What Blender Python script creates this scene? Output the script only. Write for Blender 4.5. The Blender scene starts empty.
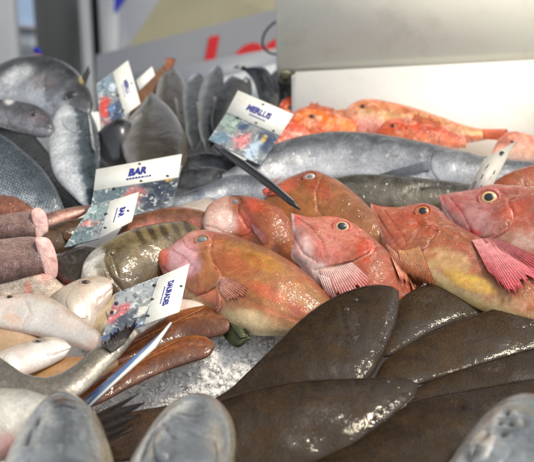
import bpy, bmesh, math, random
from mathutils import Vector, noise
from mathutils.bvhtree import BVHTree
from bpy_extras import mesh_utils
random.seed(7)
S = bpy.context.scene
COL = S.collection
R = math.radians

# ------------------------------------------------------------------ camera and stall geometry
W0, H0 = 534.0, 462.0
HFOV = R(30.0)
FPX = (W0 / 2) / math.tan(HFOV / 2)
PITCH = R(18.0)          # camera looks 18 deg below the horizon
SLOPE = R(18.0)          # the ice bank rises 18 deg towards the back
CAMLOC = Vector((0, 0, 1.45))
FWD = Vector((0, math.cos(PITCH), -math.sin(PITCH)))
UP = Vector((0, math.sin(PITCH), math.cos(PITCH)))
RIGHT = Vector((1, 0, 0))
BED0 = CAMLOC + FWD * 1.03                     # a point of the ice bank
BEDN = Vector((0, -math.sin(SLOPE), math.cos(SLOPE)))
BEDY = Vector((0, math.cos(SLOPE), math.sin(SLOPE)))

def ray(px, py):
    return FWD + RIGHT * ((px - W0 / 2) / FPX) - UP * ((py - H0 / 2) / FPX)
def D(px, py, h=0.0):
    r = ray(px, py)
    return (BED0 + BEDN * h - CAMLOC).dot(BEDN) / r.dot(BEDN)
def P(px, py, d):
    return CAMLOC + ray(px, py) * d
def proj(v):
    q = v - CAMLOC
    d = q.dot(FWD)
    return (q.dot(RIGHT) / d * FPX + W0 / 2, -q.dot(UP) / d * FPX + H0 / 2, d)

def lin(c):
    def f(x):
        x /= 255.0
        return x / 12.92 if x <= 0.04045 else ((x + 0.055) / 1.055) ** 2.4
    return (f(c[0]), f(c[1]), f(c[2]))

# ------------------------------------------------------------------ materials
MATS = {}
def new_mat(name):
    m = bpy.data.materials.new(name)
    m.use_nodes = True
    nt = m.node_tree
    b = nt.nodes['Principled BSDF']
    return m, nt, b
def N(nt, t, **kw):
    n = nt.nodes.new(t)
    for k, v in kw.items():
        if k.startswith('i_'):
            n.inputs[k[2:].replace('_', ' ')].default_value = v
        else:
            setattr(n, k, v)
    return n
def mth(nt, op, a, b=None, c=None, clamp=False):
    n = nt.nodes.new('ShaderNodeMath'); n.operation = op; n.use_clamp = clamp
    for i, x in enumerate((a, b, c)):
        if x is None: continue
        if isinstance(x, (int, float)): n.inputs[i].default_value = x
        else: nt.links.new(x, n.inputs[i])
    return n.outputs[0]
def mixc(nt, f, a, b, mode='MIX'):
    n = nt.nodes.new('ShaderNodeMix'); n.data_type = 'RGBA'; n.blend_type = mode
    for s, x in ((n.inputs[0], f), (n.inputs[6], a), (n.inputs[7], b)):
        if isinstance(x, (int, float)): s.default_value = x
        elif isinstance(x, tuple): s.default_value = (*x, 1) if len(x) == 3 else x
        else: nt.links.new(x, s)
    return n.outputs[2]
def mrange(nt, v, a, b, c, d):
    n = nt.nodes.new('ShaderNodeMapRange')
    nt.links.new(v, n.inputs[0])
    for i, x in enumerate((a, b, c, d)): n.inputs[i + 1].default_value = x
    return n.outputs[0]

def skin(name, mottle=0.35, mscale=70, mott_col=None, mott_amt=0.0, fine=0.2, fscale=700, rough=0.38, metallic=0.0,
         scales=0.0, scale_size=0.003, coat=1.0, coat_rough=0.06, slime=0.5, slime_scale=120, sss=0.0, bump=0.25, ann=0.0, patchy=0.0, m2=None, srand=0.7):
    m, nt, b = new_mat(name)
    L = nt.links.new
    at = N(nt, 'ShaderNodeAttribute', attribute_name='Col')
    tc = N(nt, 'ShaderNodeTexCoord')
    oi = N(nt, 'ShaderNodeObjectInfo')
    off = nt.nodes.new('ShaderNodeVectorMath'); off.operation = 'ADD'
    sc = nt.nodes.new('ShaderNodeVectorMath'); sc.operation = 'SCALE'; sc.inputs[3].default_value = 3.0
    cmb = N(nt, 'ShaderNodeCombineXYZ')
    L(oi.outputs['Random'], cmb.inputs[0]); L(oi.outputs['Random'], cmb.inputs[1]); L(cmb.outputs[0], sc.inputs[0])
    L(tc.outputs['Object'], off.inputs[0]); L(sc.outputs[0], off.inputs[1])
    co = off.outputs[0]
    n1 = N(nt, 'ShaderNodeTexNoise', i_Scale=mscale, i_Detail=6, i_Roughness=0.65); L(co, n1.inputs['Vector'])
    n2 = N(nt, 'ShaderNodeTexNoise', i_Scale=fscale, i_Detail=4, i_Roughness=0.7); L(co, n2.inputs['Vector'])
    n3 = N(nt, 'ShaderNodeTexNoise', i_Scale=mscale * 0.45, i_Detail=5, i_Roughness=0.6, i_Distortion=0.8); L(co, n3.inputs['Vector'])
    v1 = mrange(nt, n1.outputs[0], 0.3, 0.7, 1 - mottle, 1 + mottle)
    v2 = mrange(nt, n2.outputs[0], 0.3, 0.7, 1 - fine, 1 + fine)
    vv = mth(nt, 'MULTIPLY', v1, v2)
    col = at.outputs['Color']
    if mott_col:
        f = mrange(nt, n3.outputs[0], 0.45, 0.68, 0.0, mott_amt)
        col = mixc(nt, f, col, lin(mott_col))
    if m2:
        n5 = N(nt, 'ShaderNodeTexNoise', i_Scale=m2[2], i_Detail=7, i_Roughness=0.72, i_Distortion=1.0); L(co, n5.inputs['Vector'])
        col = mixc(nt, mrange(nt, n5.outputs[0], 0.5, 0.66, 0.0, m2[1]), col, lin(m2[0]))
    col = mixc(nt, 1.0, col, vv, 'MULTIPLY')
    hgt = mth(nt, 'MULTIPLY', n2.outputs[0], 0.5)
    if scales > 0:
        uv = N(nt, 'ShaderNodeUVMap', uv_map='Metric')
        mp = N(nt, 'ShaderNodeMapping'); mp.inputs['Scale'].default_value = (1 / scale_size * 0.8, 1 / scale_size, 1)
        L(uv.outputs[0], mp.inputs[0])
        vo = N(nt, 'ShaderNodeTexVoronoi', i_Scale=1.0, i_Randomness=srand); L(mp.outputs[0], vo.inputs['Vector'])
        e = mrange(nt, vo.outputs['Distance'], 0.1, 0.6, 1 + scales * 0.5, 1 - scales)
        col = mixc(nt, 1.0, col, e, 'MULTIPLY')
        hgt = mth(nt, 'ADD', hgt, mth(nt, 'MULTIPLY', vo.outputs['Distance'], -1.2 * scales))
    L(col, b.inputs['Base Color'])
    b.inputs['Roughness'].default_value = rough
    b.inputs['Metallic'].default_value = metallic
    b.inputs['Coat Weight'].default_value = coat
    b.inputs['Coat Roughness'].default_value = coat_rough
    b.inputs['Coat IOR'].default_value = 1.36
    b.inputs['Specular IOR Level'].default_value = 0.16
    if ann: b.inputs['Anisotropic'].default_value = ann
    if sss:
        b.inputs['Subsurface Weight'].default_value = sss
        b.inputs['Subsurface Radius'].default_value = (1, 0.4, 0.25)
        b.inputs['Subsurface Scale'].default_value = 0.004
    rr = mrange(nt, n1.outputs[0], 0.35, 0.65, rough * 0.75, rough * 1.3); L(rr, b.inputs['Roughness'])
    bp = N(nt, 'ShaderNodeBump', i_Strength=bump, i_Distance=0.0012); L(hgt, bp.inputs['Height']); L(bp.outputs[0], b.inputs['Normal'])
    # the wet film: broken, wrinkled
    s1 = N(nt, 'ShaderNodeTexNoise', i_Scale=slime_scale, i_Detail=3, i_Roughness=0.55, i_Distortion=1.2); L(co, s1.inputs['Vector'])
    s2 = N(nt, 'ShaderNodeTexNoise', i_Scale=slime_scale * 4, i_Detail=2, i_Roughness=0.5); L(co, s2.inputs['Vector'])
    wa = N(nt, 'ShaderNodeAttribute', attribute_name='Wet')
    hh = mth(nt, 'ADD', s1.outputs[0], mth(nt, 'MULTIPLY', s2.outputs[0], 0.22))
    hh = mth(nt, 'MULTIPLY', hh, 5.0 * slime)
    s3 = N(nt, 'ShaderNodeTexNoise', i_Scale=150, i_Detail=2.5, i_Roughness=0.5, i_Distortion=1.6); L(co, s3.inputs['Vector'])
    ed = nt.nodes.new('ShaderNodeMapRange'); ed.interpolation_type = 'SMOOTHSTEP'
    L(s3.outputs[0], ed.inputs[0]); ed.inputs[1].default_value = 0.45; ed.inputs[2].default_value = 0.55
    hw = mth(nt, 'MULTIPLY', mth(nt, 'MULTIPLY', ed.outputs[0], wa.outputs['Fac']), 1.3)
    hw2 = mth(nt, 'MULTIPLY', mth(nt, 'MULTIPLY', s2.outputs[0], wa.outputs['Fac']), 0.2)
    hh = mth(nt, 'ADD', hh, mth(nt, 'ADD', hw, hw2))
    cb = N(nt, 'ShaderNodeBump', i_Strength=1.0, i_Distance=0.001); L(hh, cb.inputs['Height']); L(cb.outputs[0], b.inputs['Coat Normal'])
    if patchy:
        cw = mrange(nt, n3.outputs[0], 0.42, 0.58, coat * (1 - patchy), coat)
        L(mth(nt, 'MAXIMUM', cw, wa.outputs['Fac']), b.inputs['Coat Weight'])
    MATS[name] = m
    return m

skin('gurnard', mottle=0.3, mscale=60, mott_col=(140, 50, 26), mott_amt=0.5, fine=0.16, fscale=600, rough=0.36, slime=0.3, slime_scale=80, sss=0.03, bump=0.25, patchy=0.2, m2=((206, 140, 84), 0.3, 70))
skin('gurnard_head', mottle=0.24, mscale=110, mott_col=(176, 52, 38), mott_amt=0.5, fine=0.14, fscale=800, rough=0.32, slime=0.35, slime_scale=110, sss=0.05, bump=0.4, patchy=0.2, m2=((236, 190, 174), 0.3, 75))
skin('mullet', mottle=0.4, mscale=80, mott_col=(180, 48, 22), mott_amt=0.6, fine=0.2, fscale=500, rough=0.36, slime=0.4, sss=0.05, m2=((240, 196, 166), 0.7, 90))
skin('silver', mottle=0.3, mscale=55, mott_col=(70, 74, 80), mott_amt=0.4, fine=0.22, fscale=500, rough=0.28, metallic=0.22, slime=0.3, slime_scale=70, bump=0.35, scales=0.22, scale_size=0.0030)
skin('silver_scaled', mottle=0.2, mscale=45, fine=0.12, fscale=500, rough=0.28, metallic=0.25, slime=0.25, slime_scale=60, bump=0.6, scales=0.6, scale_size=0.0028, srand=0.3)
skin('silver_smooth', mottle=0.3, mscale=45, mott_col=(150, 130, 100), mott_amt=0.35, fine=0.15, fscale=400, rough=0.3, metallic=0.3, slime=0.35, slime_scale=55, bump=0.3, m2=((96, 98, 98), 0.2, 60))
skin('sleek', mottle=0.14, mscale=40, fine=0.1, fscale=400, rough=0.22, metallic=0.4, slime=0.2, slime_scale=50, bump=0.15)
skin('silver_front', mottle=0.14, mscale=30, mott_col=(96, 100, 104), mott_amt=0.3, fine=0.1, fscale=400, rough=0.26, metallic=0.35, slime=0.3, slime_scale=45, bump=0.3, scales=0.18, scale_size=0.0035)
skin('hake', mottle=0.2, mscale=40, mott_col=(84, 86, 90), mott_amt=0.35, scales=0.12, scale_size=0.003, fine=0.25, fscale=450, rough=0.3, metallic=0.3, slime=0.35, slime_scale=80, bump=0.4, m2=((214, 216, 220), 0.25, 45))
skin('dark', mottle=0.4, mscale=60, fine=0.25, fscale=500, rough=0.3, metallic=0.35, slime=0.4, slime_scale=90, bump=0.3, m2=((130, 130, 126), 0.3, 60))
skin('olive', mottle=0.4, mscale=80, mott_col=(60, 48, 26), mott_amt=0.5, fine=0.22, fscale=600, rough=0.32, metallic=0.1, slime=0.2, slime_scale=80, bump=0.3, scales=0.15, scale_size=0.0025)
skin('pale', mottle=0.16, mscale=60, mott_col=(214, 170, 150), mott_amt=0.35, fine=0.1, fscale=500, rough=0.3, metallic=0.15, slime=0.25, slime_scale=60, sss=0.12, bump=0.3, scales=0.05, scale_size=0.0024, m2=((190, 192, 196), 0.22, 40))
skin('sole', coat=0.5, mottle=0.35, mscale=60, mott_col=(28, 18, 9), mott_amt=0.55, fine=0.3, fscale=800, rough=0.5, slime=0.1, slime_scale=90, bump=0.4, scales=0.3, scale_size=0.0016, patchy=0.8, coat_rough=0.05, m2=((78, 58, 32), 0.25, 55))
skin('rockskin', mottle=0.45, mscale=150, fine=0.5, fscale=900, rough=0.45, slime=0.4, slime_scale=150, bump=0.6, coat=0.8, m2=((176, 156, 150), 0.4, 420))
skin('flesh', mottle=0.14, mscale=160, mott_col=(196, 112, 104), mott_amt=0.4, fine=0.16, fscale=700, rough=0.42, slime=0.3, slime_scale=160, sss=0.2, bump=0.6, coat=0.5)
skin('fillet', mottle=0.3, mscale=60, mott_col=(84, 40, 20), mott_amt=0.4, fine=0.2, fscale=600, rough=0.36, slime=0.16, scales=0.15, scale_size=0.0024, slime_scale=90, sss=0.05, bump=0.4, m2=((176, 118, 68), 0.25, 70))
skin('fin', mottle=0.3, mscale=120, fine=0.25, fscale=700, rough=0.34, slime=0.3, slime_scale=140, sss=0.1, bump=0.3)
skin('eye', mottle=0.12, mscale=300, fine=0.1, fscale=1500, rough=0.2, slime=0.03, slime_scale=60, bump=0.05, coat_rough=0.02)
m, nt, b = new_mat('pupil'); b.inputs['Base Color'].default_value = (0.006, 0.006, 0.008, 1); b.inputs['Roughness'].default_value = 0.12
b.inputs['Coat Weight'].default_value = 1.0; b.inputs['Coat Roughness'].default_value = 0.03; MATS['pupil'] = m

def plain(name, c, rough=0.5, metallic=0.0, var=0.08, vscale=20, bump=0.05, bscale=300, coat=0.0, dirt=None, dirt_amt=0.0, stretch=None):
    m, nt, b = new_mat(name); L = nt.links.new
    tc = N(nt, 'ShaderNodeTexCoord'); co = tc.outputs['Object']
    if stretch:
        mp = N(nt, 'ShaderNodeMapping'); mp.inputs['Scale'].default_value = stretch; L(co, mp.inputs[0]); co = mp.outputs[0]
    n1 = N(nt, 'ShaderNodeTexNoise', i_Scale=vscale, i_Detail=6, i_Roughness=0.65); L(co, n1.inputs['Vector'])
    n2 = N(nt, 'ShaderNodeTexNoise', i_Scale=bscale, i_Detail=3); L(co, n2.inputs['Vector'])
    v = mrange(nt, n1.outputs[0], 0.3, 0.7, 1 - var, 1 + var)
    col = mixc(nt, 1.0, lin(c), v, 'MULTIPLY')
    if dirt:
        n3 = N(nt, 'ShaderNodeTexNoise', i_Scale=vscale * 2.5, i_Detail=7, i_Roughness=0.7); L(co, n3.inputs['Vector'])
        col = mixc(nt, mrange(nt, n3.outputs[0], 0.52, 0.72, 0, dirt_amt), col, lin(dirt))
    L(col, b.inputs['Base Color'])
    b.inputs['Roughness'].default_value = rough; b.inputs['Metallic'].default_value = metallic
    b.inputs['Coat Weight'].default_value = coat
    bp = N(nt, 'ShaderNodeBump', i_Strength=bump, i_Distance=0.001); L(n2.outputs[0], bp.inputs['Height']); L(bp.outputs[0], b.inputs['Normal'])
    MATS[name] = m
    return m
plain('card', (236, 236, 228), rough=0.35, var=0.03, coat=0.3, dirt=(190, 186, 170), dirt_amt=0.35, vscale=60)
plain('card_back', (205, 200, 190), rough=0.4, var=0.04, dirt=(160, 140, 130), dirt_amt=0.4, vscale=60)
plain('card_blue', (92, 122, 172), rough=0.28, var=0.12, vscale=40, coat=0.4, dirt=(150, 170, 205), dirt_amt=0.6)
plain('ink', (32, 40, 128), rough=0.4, var=0.05)
plain('hole', (46, 46, 50), rough=0.6, var=0.1)
plain('black_plastic', (30, 31, 34), rough=0.25, var=0.15, vscale=80, coat=0.5)
plain('foam', (234, 232, 225), rough=0.7, var=0.02, vscale=15, bump=0.25, bscale=350, dirt=(212, 204, 186), dirt_amt=0.3)
plain('beige_foam', (222, 220, 206), rough=0.6, var=0.03, vscale=9, bump=0.15, bscale=300, dirt=(176, 170, 150), dirt_amt=0.35)
plain('steel_grey', (120, 122, 122), rough=0.45, metallic=0.3, var=0.1, vscale=6, stretch=(1, 1, 0.2))
plain('post_light', (226, 228, 228), rough=0.5, var=0.04, vscale=6)
plain('post_dark', (30, 32, 36), rough=0.5, var=0.1)
plain('panel_grey', (150, 152, 158), rough=0.5, var=0.04, vscale=8, dirt=(150, 150, 150), dirt_amt=0.3)
plain('panel_edge', (134, 140, 150), rough=0.5, var=0.05, vscale=8)
plain('tray_white', (206, 214, 222), rough=0.35, var=0.04, vscale=10, coat=0.2)
plain('canvas_tan', (140, 136, 114), rough=0.8, var=0.15, vscale=4, bump=0.2)
plain('canvas_blue', (140, 164, 196), rough=0.8, var=0.15, vscale=5)
plain('blue_paint', (34, 52, 190), rough=0.4, var=0.05)
plain('red_paint', (206, 26, 30), rough=0.4, var=0.06)
plain('pink_paint', (236, 170, 170), rough=0.4, var=0.06)
plain('sky_blocker_cloth', (40, 58, 50), rough=0.8, var=0.1)  # for the unseen sheet added overhead to dim reflected sky
plain('ground', (96, 94, 90), rough=0.7, var=0.2, vscale=3, dirt=(60, 58, 56), dirt_amt=0.5)
plain('wall_pale', (160, 162, 166), rough=0.8, var=0.08, vscale=2)

# printed fish picture of the price cards
def picture():
    m, nt, b = new_mat('picture'); L = nt.links.new
    at = N(nt, 'ShaderNodeAttribute', attribute_name='Col')
    tc = N(nt, 'ShaderNodeTexCoord')
    n = N(nt, 'ShaderNodeTexNoise', i_Scale=180, i_Detail=5, i_Distortion=1.0); L(tc.outputs['Object'], n.inputs['Vector'])
    n2 = N(nt, 'ShaderNodeTexNoise', i_Scale=90, i_Detail=4, i_Distortion=1.5); L(tc.outputs['Object'], n2.inputs['Vector'])
    c = mixc(nt, mrange(nt, n2.outputs[0], 0.55, 0.62, 0, 0.7), at.outputs['Color'], lin((84, 94, 100)))
    c = mixc(nt, mrange(nt, n.outputs[0], 0.58, 0.66, 0, 0.65), c, lin((216, 222, 220)))
    c = mixc(nt, mrange(nt, n.outputs[0], 0.40, 0.34, 0, 0.6), c, lin((34, 40, 52)))
    L(c, b.inputs['Base Color']); b.inputs['Roughness'].default_value = 0.3
    b.inputs['Coat Weight'].default_value = 0.5
    MATS['picture'] = m
picture()
def ice_mat():
    m, nt, b = new_mat('ice'); L = nt.links.new
    tc = N(nt, 'ShaderNodeTexCoord')
    n = N(nt, 'ShaderNodeTexNoise', i_Scale=60, i_Detail=6); L(tc.outputs['Object'], n.inputs['Vector'])
    n2 = N(nt, 'ShaderNodeTexNoise', i_Scale=420, i_Detail=5, i_Roughness=0.7); L(tc.outputs['Object'], n2.inputs['Vector'])
    vo = N(nt, 'ShaderNodeTexVoronoi', i_Scale=330, i_Randomness=1.0); L(tc.outputs['Object'], vo.inputs['Vector'])
    c = mixc(nt, mrange(nt, n.outputs[0], 0.35, 0.65, 0, 1), lin((249, 248, 244)), lin((254, 254, 252)))
    L(c, b.inputs['Base Color'])
    b.inputs['Roughness'].default_value = 0.42
    b.inputs['IOR'].default_value = 1.31
    b.inputs['Subsurface Weight'].default_value = 0.8
    b.inputs['Subsurface Radius'].default_value = (1, 1, 1)
    b.inputs['Subsurface Scale'].default_value = 0.006
    h = mth(nt, 'ADD', mth(nt, 'MULTIPLY', vo.outputs['Distance'], 1.0), n2.outputs[0])
    bp = N(nt, 'ShaderNodeBump', i_Strength=0.22, i_Distance=0.0015); L(h, bp.inputs['Height']); L(bp.outputs[0], b.inputs['Normal'])
    MATS['ice'] = m
ice_mat()

# ------------------------------------------------------------------ object helpers
def empty(name, loc, label, cat, group=None):
    o = bpy.data.objects.new(name, None); COL.objects.link(o)
    o.location = loc; o.empty_display_size = 0.02
    o['label'] = label; o['category'] = cat
    if group: o['group'] = group
    return o
def tag(o, label, cat, group=None):
    o['label'] = label; o['category'] = cat
    if group: o['group'] = group
    return o
def mesh_obj(name, verts, faces, mat, parent=None, cols=None, smooth=True, uv=None, label=None):
    loc = parent_world(parent) if parent else Vector((0, 0, 0))
    if not parent:
        lo = Vector((sum(v[0] for v in verts), sum(v[1] for v in verts), sum(v[2] for v in verts))) / len(verts)
        loc = lo
    me = bpy.data.meshes.new(name)
    me.from_pydata([Vector(v) - loc for v in verts], [], faces)
    me.validate(); 
    if smooth: me.shade_smooth()
    if cols is not None and len(cols) == len(me.vertices):
        a = me.color_attributes.new('Col', 'FLOAT_COLOR', 'POINT')
        a.data.foreach_set('color', [x for c in cols for x in (c[0], c[1], c[2], 1.0)])
    if uv is not None:
        l = me.uv_layers.new(name='Metric')
        for lp in me.loops: l.data[lp.index].uv = uv[lp.vertex_index]
    me.materials.append(MATS[mat])
    o = bpy.data.objects.new(name, me); COL.objects.link(o)
    if parent:
        o.parent = parent
    else:
        o.location = loc
    if label: o['label'] = label
    return o
def parent_world(p):
    l = Vector(p.location)
    while p.parent: p = p.parent; l = l + Vector(p.location)
    return l

def catmull(pts, n, closed=False):
    """n points evenly spaced by arc length on a Catmull-Rom curve"""
    p = [Vector((*q, 0)) if len(q) == 2 else Vector(q) for q in pts]
    out = []
    m = len(p)
    segs = m if closed else m - 1
    for i in range(segs):
        if closed: a, b, c, d = p[(i - 1) % m], p[i], p[(i + 1) % m], p[(i + 2) % m]
        else:
            b, c = p[i], p[i + 1]
            a = p[i - 1] if i > 0 else b * 2 - c
            d = p[i + 2] if i + 2 < m else c * 2 - b
        for k in range(16):
            t = k / 16
            out.append(0.5 * ((2 * b) + (c - a) * t + (2 * a - 5 * b + 4 * c - d) * t * t + (3 * b - a - 3 * c + d) * t ** 3))
    out.append(p[0] if closed else p[-1])
    L = [0]
    for i in range(1, len(out)): L.append(L[-1] + (out[i] - out[i - 1]).length)
    def at(s):
        s *= L[-1]
        lo, hi = 0, len(L) - 1
        while hi - lo > 1:
            mid = (lo + hi) // 2
            if L[mid] <= s: lo = mid
            else: hi = mid
        f = (s - L[lo]) / max(L[hi] - L[lo], 1e-9)
        return out[lo].lerp(out[hi], f)
    if callable(n): return [at(n(i)) for i in range(0)]
    if isinstance(n, list): return [at(x) for x in n]
    return [at(i / (n - (0 if closed else 1))) for i in range(n)]

def interp(stops, x):
    if x <= stops[0][0]: return stops[0][1]
    for (a, ca), (b, cb) in zip(stops, stops[1:]):
        if x <= b:
            f = (x - a) / (b - a); f = f * f * (3 - 2 * f)
            if isinstance(ca, tuple): return tuple(p + (q - p) * f for p, q in zip(ca, cb))
            return ca + (cb - ca) * f
    return stops[-1][1]
def sst(a, b, x):
    t = min(max((x - a) / (b - a), 0), 1); return t * t * (3 - 2 * t)
def seg_dist(px, py, pts):
    best = 1e9
    for (ax, ay), (bx, by) in zip(pts, pts[1:]):
        dx, dy = bx - ax, by - ay
        t = ((px - ax) * dx + (py - ay) * dy) / max(dx * dx + dy * dy, 1e-9)
        t = min(max(t, 0), 1)
        best = min(best, math.hypot(px - ax - t * dx, py - ay - t * dy))
    return best

class Fish: pass

def fish(name, label, cat, T, B, cols, mat, group=None, h=0.03, thick=0.55, lean=0.5, nu=110, nv=48, blobs=(), lines=(), lump=0.03, head=None, seed=None, body_name='body', bias=0.0, wet=(), wet0=0.0, head_mat=None, face=0.9):
    """T: back edge, B: belly edge, both from the snout to the tail."""
    f = Fish()
    sd = (seed if seed is not None else random.random() * 100)
    # bodies that run out of the picture still end in a tapering head or tail
    def plen(a, b): return sum(math.hypot((a[i + 1][0] - a[i][0] + b[min(i + 1, len(b) - 1)][0] - b[min(i, len(b) - 1)][0]) / 2, (a[i + 1][1] - a[i][1]) ) for i in range(len(a) - 1))
    T, B = list(T), list(B)
    l0 = plen(T, B)
    for end in (0, 1):
        if end: T.reverse(); B.reverse()
        (tx, ty), (bx0, by0) = T[0], B[0]
        mx, my = (tx + bx0) / 2, (ty + by0) / 2
        w_ = math.hypot(tx - bx0, ty - by0)
        if w_ > 5 and (mx < -5 or mx > 545 or my > 472):
            qx, qy = (T[1][0] + B[1][0]) / 2, (T[1][1] + B[1][1]) / 2
            dl_ = math.hypot(mx - qx, my - qy); dx_, dy_ = (mx - qx) / dl_, (my - qy) / dl_
            ln_ = 1.1 * w_ + 25
            for fr_, k_ in ((0.55, 0.62), (1.0, 0.16)):
                cx_, cy_ = mx + dx_ * ln_ * fr_, my + dy_ * ln_ * fr_
                T.insert(0, (cx_ + (tx - mx) * k_, cy_ + (ty - my) * k_)); B.insert(0, (cx_ + (bx0 - mx) * k_, cy_ + (by0 - my) * k_))
        if end: T.reverse(); B.reverse()
    if head: head = (head[0] * l0 / plen(T, B), head[1])
    us = [0.5 - 0.5 * math.cos(math.pi * i / (nu - 1)) for i in range(nu)]
    us = [0.55 * u + 0.45 * i / (nu - 1) for i, u in enumerate(us)]
    t2 = catmull(T, us); b2 = catmull(B, us)
    Cs, As = [], []
    for u, t, b in zip(us, t2, b2):
        cx, cy = (t.x + b.x) / 2, (t.y + b.y) / 2
        hh = h if isinstance(h, (int, float)) else interp([(i / (len(h) - 1), q) for i, q in enumerate(h)], u)
        d = D(cx, cy, hh) - bias
        aw = math.hypot(t.x - b.x, t.y - b.y) / 2 * d / FPX
        pt = P(t.x, t.y, d + lean * aw); pb = P(b.x, b.y, d - lean * aw)
        Cs.append((pt + pb) / 2); As.append((pt - pb) / 2)
    amax = max(a.length for a in As)
    Ns = []
    for i in range(nu):
        j, k = max(i - 4, 0), min(i + 4, nu - 1)
        tg = (Cs[k] - Cs[j])
        a = As[i] if As[i].length > 0.08 * amax else As[min(max(i, nu // 8), nu - 1 - nu // 8)]
        n = tg.cross(a)
        if n.length < 1e-9: n = -FWD.copy()
        n.normalize()
        if n.dot(CAMLOC - Cs[i]) < 0: n = -n
        Ns.append(n)
    for _ in range(10):
        Ns = [((Ns[max(i - 1, 0)] + Ns[i] + Ns[min(i + 1, nu - 1)]).normalized()) for i in range(nu)]
    Ns = [(CAMLOC - c_).normalized() * face + n_ * (1 - face) for c_, n_ in zip(Cs, Ns)]
    verts, colr, uvs, wets = [], [], [], []
    lc = [(q, lin(c)) for q, c in cols]
    lb = [(x, y, rx, ry, R(a), lin(c), s) for (x, y, rx, ry, a, c, s) in blobs]
    hc = None
    if head: hc = [(q, lin(c)) for q, c in head[1]]
    arc = 0
    for i in range(nu):
        if i: arc += (Cs[i] - Cs[i - 1]).length
        a = As[i].length
        bt = thick * amax * (a / amax) ** 0.75 if a > 0 else 0
        for j in range(nv):
            th = 2 * math.pi * j / nv
            ct, st = math.cos(th), math.sin(th)
            p = Cs[i] + As[i] * ct + Ns[i] * (bt * st)
            nd = (As[i].normalized() * ct * 0.5 + Ns[i] * st) if a > 1e-7 else Ns[i]
            q = p * 38 + Vector((sd, sd * 1.7, 0))
            p = p + nd * (noise.noise(q) * lump * a + noise.noise(q * 3.1) * lump * 0.35 * a)
            v = (1 - ct) / 2
            va = math.acos(max(-1, min(1, ct))) / math.pi
            wob = noise.noise(p * 60 + Vector((sd, 0, 0))) * 0.07 + noise.noise(p * 190 + Vector((0, sd, 0))) * 0.04
            c = interp(lc, va + wob)
            if hc:
                c2 = interp(hc, va + wob)
                k = 1 - sst(head[0] - 0.05, head[0] + 0.05, us[i] + wob * 0.5)
                c = tuple(x + (y - x) * k for x, y in zip(c, c2))
            x, y, d = proj(p)
            if st > -0.2:
                for (bx, by, rx, ry, ang, bc, s) in lb:
                    dx, dy = x - bx, y - by
                    e1 = (dx * math.cos(ang) + dy * math.sin(ang)) / rx; e2 = (-dx * math.sin(ang) + dy * math.cos(ang)) / ry
                    r = math.sqrt(e1 * e1 + e2 * e2) + wob * 3
                    if r < 1.3:
                        k = s * (1 - sst(0.55, 1.3, r))
                        c = tuple(m_ + (n_ - m_) * k for m_, n_ in zip(c, bc))
                for ln in lines:
                    pts, w, dep = ln[0], ln[1], ln[2]
                    dist = seg_dist(x, y, pts)
                    if dist < w * 2:
                        g = math.exp(-(dist / w) ** 2 * 2)
                        p = p - Ns[i] * (dep * 0.001 * g)
                        if len(ln) > 3:
                            k = ln[4] * g; lc3 = lin(ln[3])
                            c = tuple(m_ + (n_ - m_) * k for m_, n_ in zip(c, lc3))
            ww = wet0
            if st > -0.2:
                for (bx, by, rx, ry, ang, s) in wet:
                    dx, dy = x - bx, y - by; ca, sa = math.cos(R(ang)), math.sin(R(ang))
                    r = math.hypot((dx * ca + dy * sa) / rx, (-dx * sa + dy * ca) / ry) + wob * 4
                    ww = max(ww, s * (1 - sst(0.5, 1.2, r)))
            verts.append(p); colr.append(c); wets.append(ww)
            uvs.append((arc, (th if th <= math.pi else 2 * math.pi - th) / math.pi * amax * 2.2))
    faces = []
    for i in range(nu - 1):
        for j in range(nv):
            k = (j + 1) % nv
            faces.append((i * nv + j, i * nv + k, (i + 1) * nv + k, (i + 1) * nv + j))
    for i, rev in ((0, False), (nu - 1, True)):
        ci = len(verts); verts.append(Cs[i]); colr.append(colr[i * nv]); wets.append(0.0); uvs.append(uvs[i * nv])
        for j in range(nv):
            k = (j + 1) % nv
            faces.append((ci, i * nv + j, i * nv + k) if rev else (ci, i * nv + k, i * nv + j))
    cen = Cs[nu // 2] - BEDN * (thick * amax)
    f.root = empty(name, cen, label, cat, group)
    f.body = mesh_obj(body_name, verts, faces, mat, f.root, colr, True, uvs)
    if max(wets) > 0 and len(f.body.data.vertices) == len(wets):
        f.body.data.attributes.new('Wet', 'FLOAT', 'POINT').data.foreach_set('value', wets)
    if head_mat and head:
        f.body.data.materials.append(MATS[head_mat])
        lim = head[0]
        for pl in f.body.data.polygons:
            if us[min(pl.vertices[0] // nv, nu - 1)] < lim: pl.material_index = 1
    f.wets = wets
    f.snout = (T[0][0], T[0][1])
    # outward normals
    bm = bmesh.new(); bm.from_mesh(f.body.data); bmesh.ops.recalc_face_normals(bm, faces=bm.faces); bm.to_mesh(f.body.data); bm.free()
    f.bvh = BVHTree.FromPolygons(verts, faces)
    f.faces, f.cols, f.mat = faces, colr, mat
    f.dmid = proj(Cs[nu // 2])[2]
    f.Cs = Cs
    return f

def hit(f, px, py):
    r = ray(px, py).normalized()
    loc, nor, idx, dist = f.bvh.ray_cast(CAMLOC, r)
    if loc is None:
        # nearest surface
        q = P(px, py, f.dmid)
        loc, nor, idx, dist = f.bvh.find_nearest(q)
        d = proj(loc)[2]
        loc = P(px, py, d)
    if nor.dot(CAMLOC - loc) < 0: nor = -nor
    return loc, nor, idx

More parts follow.
